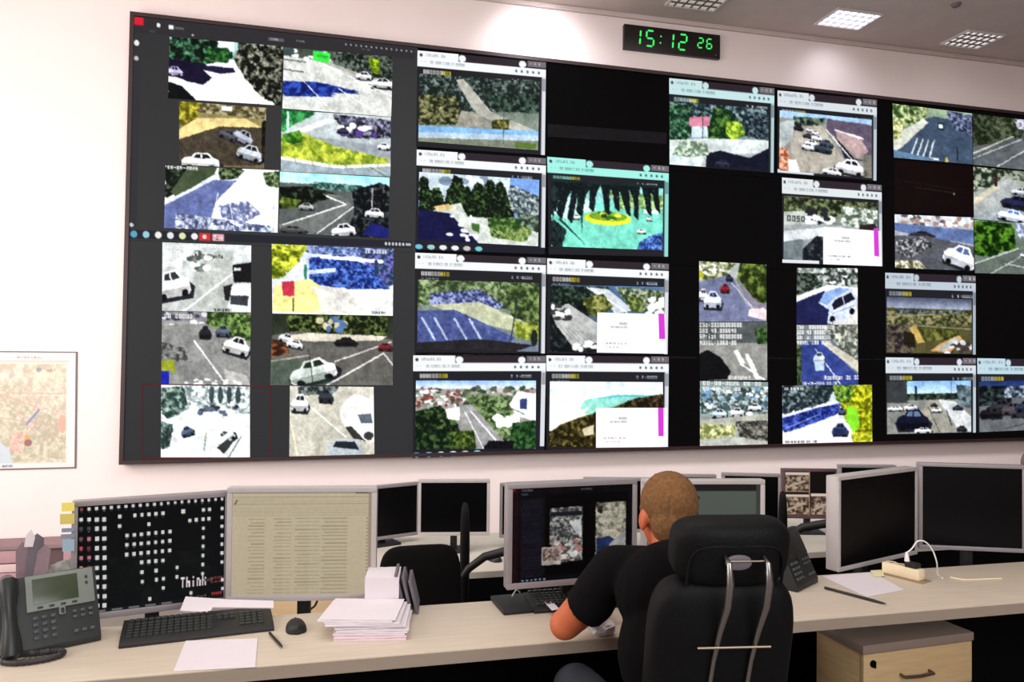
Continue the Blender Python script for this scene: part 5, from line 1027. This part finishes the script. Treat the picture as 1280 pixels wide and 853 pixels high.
# mouse
def mouse(p,rz,label,z,s=1,name='computer_mouse'):
    t=thing(name,label,'mouse',(p[0],p[1],z),rz)
    b=MB(); 
    rings=[]
    for j in range(11):
        v=-1+2*j/10; y=.056*v*s; w_=.031*s*math.sqrt(max(0,1-abs(v)**3))*(1-.08*v)+.0015; h_=(.028*s)*math.sqrt(max(0,1-((v+.15)/1.16)**2 if abs((v+.15)/1.16)<1 else 0))+.004
        rings.append([b.bm.verts.new((w_*math.cos(a),y,.001+(h_*math.sin(a) if a<=math.pi+.01 else 0))) for a in [math.pi*k/12 for k in range(13)]])
    for A_,B_ in zip(rings,rings[1:]):
        for k in range(12): b.bm.faces.new((A_[k],A_[k+1],B_[k+1],B_[k]))
        b.bm.faces.new((A_[0],B_[0],B_[12],A_[12]))
    b.bm.faces.new(rings[0]);b.bm.faces.new(rings[-1][::-1]); b.build('shell','blackp',t)
    b=MB(); b.lathe([(.007,-.003),(.009,0),(.007,.003)],12,at((0,.03*s,.021*s),rotm('Y',90))); b.build('scroll_wheel','greyp',t); return t
mouse(on_z(370,787,DZ),math.radians(6),'black mouse between the left keyboard and the paper pile',DZ,.95)
mouse(on_z(618,701,BZ),.3,'small dark mouse on the rear desk left of the picture viewer',BZ,1.1)
def rod(name,a,b_,r,label,cat,m='pen'):
    c0=(a+b_)/2; t=thing(name,label,cat,tuple(c0)); d=b_-a
    mb=MB(); mb.tube([a-c0,a-c0+d*.8],r,10); mb.build('barrel',m,t)
    mb=MB(); mb.tube([a-c0+d*.8,a-c0+d*.95,b_-c0],[r,r*.7,r*.2],10); mb.build('tip',m,t); return t
up=np.array([0,0,.006])
rod('pen',on_z(337,794,DZ)+up,on_z(353,812,DZ)+up,.004,'dark pen lying in front of the black mouse','pen')
rod('pen',on_z(1031,737,DZ)+up,on_z(1108,757.5,DZ)+up,.005,'long dark pen lying along the big white sheet','pen')
# cables
def cable(name,pts,r,label,m='pen',loc=None):
    p0=Vector(pts[0]); P=[Vector(p)-p0 for p in pts]; Q=[]
    for i in range(len(P)-1):
        a,b_,c_,d_=P[max(i-1,0)],P[i],P[i+1],P[min(i+2,len(P)-1)]
        for k in range(6):
            t=k/6.0; Q.append(.5*((2*b_)+(c_-a)*t+(2*a-5*b_+4*c_-d_)*t*t+(3*b_-a-3*c_+d_)*t**3))
    Q.append(P[-1]); b=MB(); b.tube(Q,r,8); o=b.build(name,m); o.location=p0; return tag(o,label,'cable')
cable('cable',[tuple(on_z(329,753,DZ)+up*.6),tuple(on_z(333,762,DZ)+up*.6),tuple(on_z(339,771,DZ)+up*.6)],.0035,'short dark cable behind the left keyboard')
cable('hanging_cable',[dep(399,745,2.80),dep(394,757,2.79),dep(386,768,2.78),np.array([.0,2.80,.604])],.004,'black cable hanging below the beige lit monitor')
cable('cable',[tuple(on_z(650,741,DZ+.019)),tuple(on_z(646,738,DZ+.03)),tuple(on_z(643,741,DZ+.03)),tuple(on_z(640,746,DZ+.019))],.0025,'thin pale cable end under the picture viewer',m='silver2')
flat_sheet('paper_strip',[(676,749),(687,749),(699,762),(690,764)],'narrow white strip beside the bare elbow','paper',z=DZ+.018)
# index tabs stuck on the edge of the left monitor
mloc=M1.matrix_world if False else None
for k,(y0,y1,x0,m,lab) in enumerate(((629,640,77,'yellow','upper yellow index tab on the edge of the icon covered monitor'),(643,656,75,'yellowd','lower yellow index tab on the edge of the icon covered monitor'),(661,666,77,'blued','thin grey blue index tab on the edge of the icon covered monitor'),(668.5,673.5,76,'blued','second thin grey blue tab just above the large blue one'),(675,690,78,'blue','large pale blue index tab on the edge of the icon covered monitor'))):
    d=2.47; P=[dep(x0,y0,d),dep(93,y0-.8,d),dep(93,y1-.8,d),dep(x0,y1,d)]; c0=sum(P)/4
    b=MB(); A_=[b.bm.verts.new(tuple(p-c0)) for p in P]; B_=[b.bm.verts.new(tuple(p-c0+np.array([0,.0015,0]))) for p in P]
    b.bm.faces.new(A_);b.bm.faces.new(B_[::-1])
    for i in range(4): b.bm.faces.new((A_[i],B_[i],B_[(i+1)%4],A_[(i+1)%4]))
    o=b.build('index_tab',m,smooth=False); o.location=tuple(c0); tag(o,lab,'index tab','index tabs on the left monitor')
# telephones
def telephone(P0,ang,label,s=1,lit=False,handset=True,cord=True,dark=False):
    mbody,mbez=('keyb','keyb') if dark else ('phone','bezel')
    t=thing('desk_telephone',label,'telephone',(P0[0],P0[1],DZ),ang); W_=.20*s; 
    tilt=64; ca,sa=math.cos(math.radians(tilt)),math.sin(math.radians(tilt)); Lf=.215*s
    # wedge body
    b=MB(); b.prism([(0,0),(0,.018),(Lf*ca,.018+Lf*sa),(Lf*ca+.02,.018+Lf*sa-.004),(Lf*ca+.05,.0)],'x',-(.085*s if handset else 0),W_,bev=.005); b.build('body',mbody,t)
    def fm(u,v,h): return Matrix.Translation((u,v*ca-h*sa,.018+v*sa+h*ca))@rotm('X',tilt)  # u across, v up the face, h out
    def FB(u0,v0,u1,v1,h0,h1,bev=0,mb=None):
        mb=mb or MB(); mb.box((u0,v0,h0),(u1,v1,h1),bev,mtx=fm(0,0,0)); return mb
    b=FB(.004*s,.105*s,W_-.010*s,Lf-.002,0,.006,.003); bz=b.build('screen_bezel',mbez,t)
    b=FB(.022*s,.125*s,W_-.055*s,Lf-.014*s,.005,.0075,.001); b.build('display','keyb' if dark else 'lcd',bz)
    for k in range(4):
        b=FB(.032*s+k*.031*s,.111*s,.046*s+k*.031*s,.117*s,.005,.009,.001); b.build('soft_key','phone2',bz)
    for k in range(2):
        b=FB(W_-.034*s,Lf-.035*s-k*.018*s,W_-.027*s,Lf-.026*s-k*.018*s,.005,.008,.001); b.build('line_key','phone2',bz)
    b=MB(); b.box((.088*s,.082*s,.0),(.106*s,.108*s,.008),.004,mtx=fm(0,0,0)); n_=b.build('navigation_pad',mbez,t)
    b=FB(.092*s,.086*s,.102*s,.102*s,.007,.010,.002); b.build('navigation_key','phone2',n_)
    for r0 in range(4):
        for c0_ in range(3):
            b=MB(); x=.018*s+c0_*.0235*s; v=.022*s+r0*.0195*s; b.box((x,v,0),(x+.014*s,v+.010*s,.006),.002,mtx=fm(0,0,0)); b.build('number_key','key2',t)
    for r0 in range(2):
        for c0_ in range(3): b=FB(.125*s+c0_*.022*s,.066*s+r0*.016*s,.137*s+c0_*.022*s,.074*s+r0*.016*s,0,.005,.0015); b.build('function_key','key2',t)
    for c0_ in range(3): b=FB(.125*s+c0_*.022*s,.022*s,.138*s+c0_*.022*s,.031*s,0,.005,.0015); b.build('volume_key','key2',t)
    if handset:
        b=MB(); P=[fm(-.045*s,v,h).to_translation() for v,h in ((-.012*s,.012),(.0,.03*s),(.03*s,.038*s),(.075*s,.034*s),(.12*s,.034*s),(.165*s,.038*s),(.195*s,.03*s),(.212*s,.01))]
        b.tube(P,[.018*s,.029*s,.026*s,.019*s,.019*s,.026*s,.029*s,.018*s],14); b.build('handset','phone2',t)
    if cord:
        b=MB(); P=[]; ctrl=[(-.055,-.006,.012),(-.06,-.03,.009),(-.03,-.062,.009),(.02,-.078,.009),(.062,-.074,.009),(.078,-.05,.009),(.06,-.026,.009),(.02,-.014,.009),(-.012,-.004,.012)]
        for i in range(len(ctrl)-1):
            a,b1,c1,d1=[Vector(ctrl[max(0,min(len(ctrl)-1,j))]) for j in (i-1,i,i+1,i+2)]
            for k in range(8):
                tt=k/8.0; P.append(.5*((2*b1)+(c1-a)*tt+(2*a-5*b1+4*c1-d1)*tt*tt+(3*b1-a-3*c1+d1)*tt**3))
        rr=[.0085+.0012*math.sin(i*2.6) for i in range(len(P))]; b.tube(P,rr,10); b.build('coiled_cord','cord',t)
    return t
MT['key2']=mat('telephone_key',(74,80,82),.5)
p0=on_z(34,821,DZ); p1=on_z(127,801,DZ); telephone(p0,math.atan2(p1[1]-p0[1],p1[0]-p0[0]),'dark grey telephone with green grey display at the left end of the desk',s=float(np.hypot(*(p1-p0)[:2]))/.20)
p0=on_z(984,745,DZ); p1=on_z(1035,731,DZ); p0=p1+(p0-p1)/np.linalg.norm(p0-p1)*.19; telephone(p0,math.atan2(p1[1]-p0[1],p1[0]-p0[0])+.2,'dark telephone half behind the chair, right of its headrest',s=.95,lit=False,handset=False,cord=False,dark=True)
b=MB(); b.box((-.012,-.008,0),(.012,.008,.002)); o=b.build('lcd_glint','white'); _p=dep(990,690,float((np.array(p1)-_C)@_f)+.03); o.location=_p; o.rotation_euler=(math.radians(64),0,.2); tag(o,'white plate standing in for the bright reflection atop the dark right telephone','glint')  # white plate imitates the light reflected off the display
MT['leaflet_m']=mat('leaflet_print',(140,118,126),.5,noise=.15,nscale=30)
# leaflets and clear sleeves behind the left telephone
q=on_z(36,772,DZ)
b=MB(); b.box((-.045,-.02,0),(.045,.03,.012),.003); t=thing('leaflet_holder','upright clear holder behind the left telephone','holder',(q[0],q[1]+.02,DZ),.1); b.build('foot','plastic',t)
b=MB(); b.box((-.04,.004,.012),(.04,.008,.13),.001); b.build('back_plate','plastic',t)
for k,(dx,rz,ry,h_,m,lab) in enumerate(((-.014,.35,-3,.225,'leaflet_m','dark mauve leaflet standing behind the left telephone'),(0,.15,3,.25,'greyp','tall grey leaflet with a pointed white top behind the left telephone'),(.016,-.2,5,.215,'leaflet_m','outer mauve leaflet standing behind the left telephone, nearest the monitor'))):
    b=MB(); hw=.024; b.prism([(-hw,0),(hw,0),(hw*.9,h_*.93),(0,h_),(-hw*.8,h_*.9)],'y',-.0015,.0015); o=b.build('leaflet',m); o.location=(q[0]+dx,q[1]+.012-.006*k,DZ+.013); o.rotation_euler=(math.radians(-5),math.radians(ry),rz); tag(o,lab,'leaflet','leaflets behind the telephone')
b=MB(); b.prism([(-.012,0),(.012,0),(.016,.03),(.002,.055),(-.01,.035)],'y',-.002,.002); o=b.build('paper_scrap','paper'); o.location=(q[0]-.005,q[1]+.0,DZ+.225); o.rotation_euler=(math.radians(-5),math.radians(3),.15); tag(o,'white pointed scrap at the top of the leaflets','paper')
q=on_z(66,768,DZ)
for k in range(3):
    b=MB(); rows=[]
    for j in range(5):
        rows.append([((i/4-.5)*.075,.02*math.sin(i*1.3+k)*.4+.006*j,.17*j/4*(1-.12*abs(i/4-.5)*2)) for i in range(5)])
    b.patch(rows); r_=bmesh.ops.extrude_face_region(b.bm,geom=list(b.bm.faces)); bmesh.ops.translate(b.bm,verts=[g for g in r_['geom'] if isinstance(g,bmesh.types.BMVert)],vec=(0,.0012,0))
    o=b.build('plastic_sleeve','plastic'); o.location=(q[0]-.035+.024*k,q[1]-.01+.02*k,DZ+.002); o.rotation_euler=(0,math.radians(24-6*k),.3-.1*k); tag(o,'%s of three cloudy clear plastic sleeves leaning behind the left telephone'%['leftmost','middle','rightmost'][k],'plastic sleeve','clear sleeves behind the telephone')
# power strip with plug and white cable
a=on_z(1102,717,DZ);e=on_z(1142,727,DZ); f_=on_z(1153,723,DZ)
an=math.atan2(e[1]-a[1],e[0]-a[0]); L=float(np.hypot(*(e-a)[:2]))+.02
ps=thing('power_strip','cream power strip with a black plug on the right desk','power strip',(a[0],a[1],DZ),an)
b=MB(); b.box((-.005,-.012,0),(L+.02,.055,.004),.001); b.build('foot_plate','tan',ps)
b=MB(); b.box((0,0,.004),(L,.045,.046),.005); b.build('case','cream',ps)
for k in range(2):
    b=MB(); b.lathe([(.015,0),(.018,.003),(.013,.0035),(.012,.001)],18,at((L*(.2+.26*k),.022,.045))); b.build('socket','cream',ps)
b=MB(); b.box((L*.60,.004,.046),(L*.92,.040,.066),.005); plug=b.build('plug','blackp',ps); 
w0=Vector((a[0],a[1],DZ+.066))+Vector((math.cos(an)*L*.62-math.sin(an)*.02,math.sin(an)*L*.62+math.cos(an)*.02,0))
b=MB(); b.tube([(0,0,0),(0,.002,.02),(.001,.004,.035)],[.010,.008,.004],12); o=b.build('white_plug','white'); o.location=w0; tag(o,'small white plug standing in the power strip','plug')
R_=_r
def off(x,y,d): return dep(x,y,d)
dd=float((np.array(w0)-_C)@_f)
pts=[tuple(np.array(w0)+np.array([0,0,.034])),off(1140,686,dd),off(1147,677,dd),off(1157,678,dd),off(1166,689,dd),off(1171,704,dd),tuple(on_z(1172,719,DZ)+up*.5),tuple(on_z(1178,724,DZ)+up*.5)]
cable('charging_cable',pts,.0028,'white cable looping up out of the power strip','white')
cable('cable',[tuple(on_z(x,y,DZ)+up*.5) for x,y in ((1188,723),(1205,726),(1225,725.5),(1252,724.5))],.003,'pale cable lying flat on the right desk','cream')
# crumpled tissue
p=on_z(758,799,DZ); b=MB(); random.seed(3)
bmesh.ops.create_icosphere(b.bm,subdivisions=3,radius=1)
for v in b.bm.verts:
    n=random.uniform(.78,1.12); v.co=Vector((v.co.x*.045*n,v.co.y*.03*n,max(0,(v.co.z*.5+.42))*.05*n))
o=b.build('crumpled_tissue','paper',smooth=False); o.location=(p[0]-.0,p[1]+.035,DZ+.001); tag(o,'crumpled white tissue on the desk edge beside the seated person','tissue')
# low cabinet along the left of the back wall
p=on_y(30,683,7.35); zt=p[2]
lc=thing('low_cabinet','low mauve cabinet along the wall behind the left telephone','cabinet',(-1.9,7.4,LOW))
hh=zt-LOW
b=MB(); b.box((-2.6,.02,.0),(1.15,.28,hh-.04)); b.build('body','mauve3',lc,False)
b=MB(); b.box((-2.62,-.01,hh-.04),(1.17,.28,hh),.004); b.build('top','mauve',lc)
xs=[-2.6,-1.55,-.96,-.30,.40,1.15]
for x0,x1 in zip(xs,xs[1:]):
    b=MB(); b.box((x0+.10,0,hh*.06),(x1-.03,.02,hh*.34),.004); b.build('lower_door','rose',lc)
    b=MB(); b.box((x0+.10,0,hh*.36),(x1-.03,.02,hh-.16),.004); b.build('door','mauve2',lc)
    b=MB(); b.box((x0+.10,0,hh-.15),(x1-.03,.02,hh-.045),.004); b.build('drawer','rose',lc)

# ------------------------------------------------------------------ the seated person
def V3(p): return Vector([float(x) for x in p])
pr_=thing('person','person in a black t-shirt seated at the desk, seen from behind','person',(1.0,1.85,0))
def PB(name,mb,m,par=pr_,**k):
    o=mb.build(name,m,par,**k); o.matrix_parent_inverse=Matrix.Translation(-Vector(pr_.location)); return o
HC=V3(dep(834,643,2.24)); NB=V3(dep(841,694,2.17)); CH_=V3(dep(848,760,2.10)); 
P_=V3(dep(852,853,2.02)); PEL=Vector((P_.x,CH_.y-.13,.57)); WA=V3(dep(850,812,2.06))
SL=V3(dep(768,712,2.16)); SR=V3(dep(918,716,2.12))
EL=V3(dep(706,781,2.25)); EL.z=max(EL.z,DZ+.052); 
HL=Vector((EL.x+.19,EL.y+.17,DZ+.075)); WL=EL.lerp(HL,.92)
ER=Vector((SR.x+.10,SR.y+.16,DZ+.045)); HR_=Vector((SR.x-.02,ER.y+.20,DZ+.075)); WR=HR_.copy()
K=[Vector((PEL.x-.17,PEL.y+.40,.62)),Vector((PEL.x+.14,PEL.y+.42,.56))]
A_=[Vector((K[0].x-.02,K[0].y+.04,.10)),Vector((K[1].x,K[1].y+.04,.10))]
HIP=[PEL+Vector((-.09,0,-.02)),PEL+Vector((.09,0,-.02))]
fw=Vector((math.sin(math.radians(4)),math.cos(math.radians(4)),0))  # facing
HM=Matrix.Translation(HC)@rotm('Z',-4)@rotm('Y',3)@rotm('X',-10)
def hp(x,y,z): return HM@Vector((x,y,z))
b=MB()
b.ell((0,-.012,.022),(.074,.092,.092),HM); b.ell((0,.03,-.03),(.060,.064,.072),HM); b.ell((0,.052,-.075),(.040,.038,.034),HM)
b.ell((0,.094,-.022),(.011,.018,.020),HM); b.ell((0,.082,.012),(.044,.02,.012),HM); b.ell((0,.086,-.056),(.022,.012,.010),HM)
for s in (-1,1): b.ell((s*.076,-.008,-.018),(.011,.022,.032),HM,rot=rotm('X',12)); b.ell((s*.036,.07,-.03),(.022,.018,.018),HM)
b.cap(NB+Vector((0,0,-.03)),hp(0,-.022,-.06),.062,.054)
b.ell(CH_+Vector((0,0,.04)),(.162,.096,.125)); b.ell(WA,(.150,.10,.16)); b.ell(PEL,(.165,.115,.11)); b.cap(SL,SR,.056,.056)
for S_,E_,H_ in ((SL,EL,WL),(SR,ER,WR)): b.cap(S_,E_,.05,.043); b.cap(E_,H_,.045,.027)
for h_,k_,a_ in zip(HIP,K,A_): b.cap(h_,k_,.085,.058); b.cap(k_,a_,.055,.038); b.cap(a_+Vector((0,-.03,-.05)),a_+Vector((0,.14,-.065)),.036,.03)
def hand(mb,W0,H0,side):
    """palm, four unequal bent fingers and a thumb"""
    d=(H0-W0).normalized() if (H0-W0).length>1e-3 else Vector((0,1,0)); d=Vector((d.x*.4,1,0)).normalized(); x=Vector((d.y,-d.x,0)); z=Vector((0,0,1))
    P=W0+d*.045
    mb.cap(W0,P+d*.02,.024,.026); mb.cap(P-x*.022+d*.02,P+x*.022+d*.02,.017,.017); mb.cap(P-x*.02-d*.01,P+x*.02-d*.01,.017,.017)
    for k,(o_,L_) in enumerate(((-.030,.062),(-.010,.074),(.011,.070),(.031,.054))):
        o_*=side; a=P+x*o_+d*.035; b1=a+d*L_*.45+z*.010+x*o_*.1; c1=b1+d*L_*.3-z*.014; e1=c1+d*L_*.2-z*.018
        mb.cap(a,b1,.0092,.0085,10); mb.cap(b1,c1,.0085,.0078,10); mb.cap(c1,e1,.0078,.007,10)
    a=P-x*.024*side-d*.012; b1=a-x*.026*side+d*.022-z*.006; c1=b1-x*.006*side+d*.026-z*.012
    mb.cap(a,b1,.012,.010,10); mb.cap(b1,c1,.010,.008,10)
hand(b,WL,HL,-1); hand(b,WR,HR_+Vector((0,.05,0)),1)
body=solidify_remesh(b,.0055,4,'body','skin',pr_); body.matrix_parent_inverse=Matrix.Translation(-Vector(pr_.location))
# shirt
b=MB()
b.ell(CH_+Vector((0,0,.045)),(.180,.112,.14)); b.ell(WA,(.172,.118,.19)); b.ell(PEL+Vector((0,0,.02)),(.176,.128,.115)); b.cap(SL,SR,.067,.067)
nb=NB+Vector((0,-.004,-.062)); b.cap(SL+Vector((.03,0,.004)),nb,.060,.060); b.cap(SR+Vector((-.03,0,.004)),nb,.060,.060)
sl_end=SL.lerp(EL,.68); b.cap(SL,SL.lerp(EL,.4),.066,.060); b.tube([SL.lerp(EL,.2),SL.lerp(EL,.5)+Vector((.01,0,-.01)),sl_end+Vector((.012,0,-.004))],[.060,.066,.064],18)
sr_end=SR.lerp(ER,.75); b.tube([SR,SR.lerp(ER,.5),sr_end],[.066,.060,.058],18)
shirt=solidify_remesh(b,.007,5,'t_shirt','shirt',pr_); shirt.matrix_parent_inverse=Matrix.Translation(-Vector(pr_.location)); shirt['label']='black t-shirt with short sleeves'
b=MB(); b.ell(PEL+Vector((0,0,-.03)),(.175,.13,.11))
for h_,k_,a_ in zip(HIP,K,A_): b.cap(h_,k_,.098,.072); b.tube([k_,k_.lerp(a_,.5),a_+Vector((0,0,.0))],[.072,.064,.056],18)
tr=solidify_remesh(b,.009,4,'trousers','trouser',pr_); tr.matrix_parent_inverse=Matrix.Translation(-Vector(pr_.location))
for a_ in A_:
    b=MB(); b.cap(a_+Vector((0,-.04,-.055)),a_+Vector((0,.15,-.07)),.044,.036); b.box((a_.x-.04,a_.y-.085,0),(a_.x+.04,a_.y+.18,.02),.008); PB('shoe',b,'shoe')
# hair: short crop over skull and nape
b=MB(); b.ell((0,-.016,.034),(.0805,.0965,.089),HM); b.ell((0,-.052,-.022),(.067,.055,.072),HM); b.ell((0,-.045,-.066),(.047,.040,.040),HM)
for s in (-1,1): b.ell((s*.062,-.006,.016),(.017,.042,.040),HM)
hair=solidify_remesh(b,.005,3,'hair','hair',pr_); hair.matrix_parent_inverse=Matrix.Translation(-Vector(pr_.location))
# trim the hairline so the face stays free, roughen the crop
bm=bmesh.new(); bm.from_mesh(hair.data); HI=HM.inverted(); random.seed(9)
kill=[v for v in bm.verts if (lambda q:(q.y>.055 and q.z<.075) or (q.y>.02 and q.z<.0))(HI@v.co)]
bmesh.ops.delete(bm,geom=kill,context='VERTS'); bm.normal_update()
for v in bm.verts: v.co+=v.normal*random.uniform(-.0007,.0013)
bm.to_mesh(hair.data); bm.free()
for s in (-1,1):
    b=MB(); b.ell((s*.032,.0745,.0),(.011,.0085,.0055),HM,seg=16); e_=PB('eye',b,'white'); b=MB(); b.ell((s*.032,.0815,.0),(.0035,.002,.0038),HM,seg=12); i2=b.build('iris','pen',e_)
b=MB(); b.ell((0,.0965,-.055),(.018,.003,.003),HM,seg=12); PB('mouth',b,'collar')
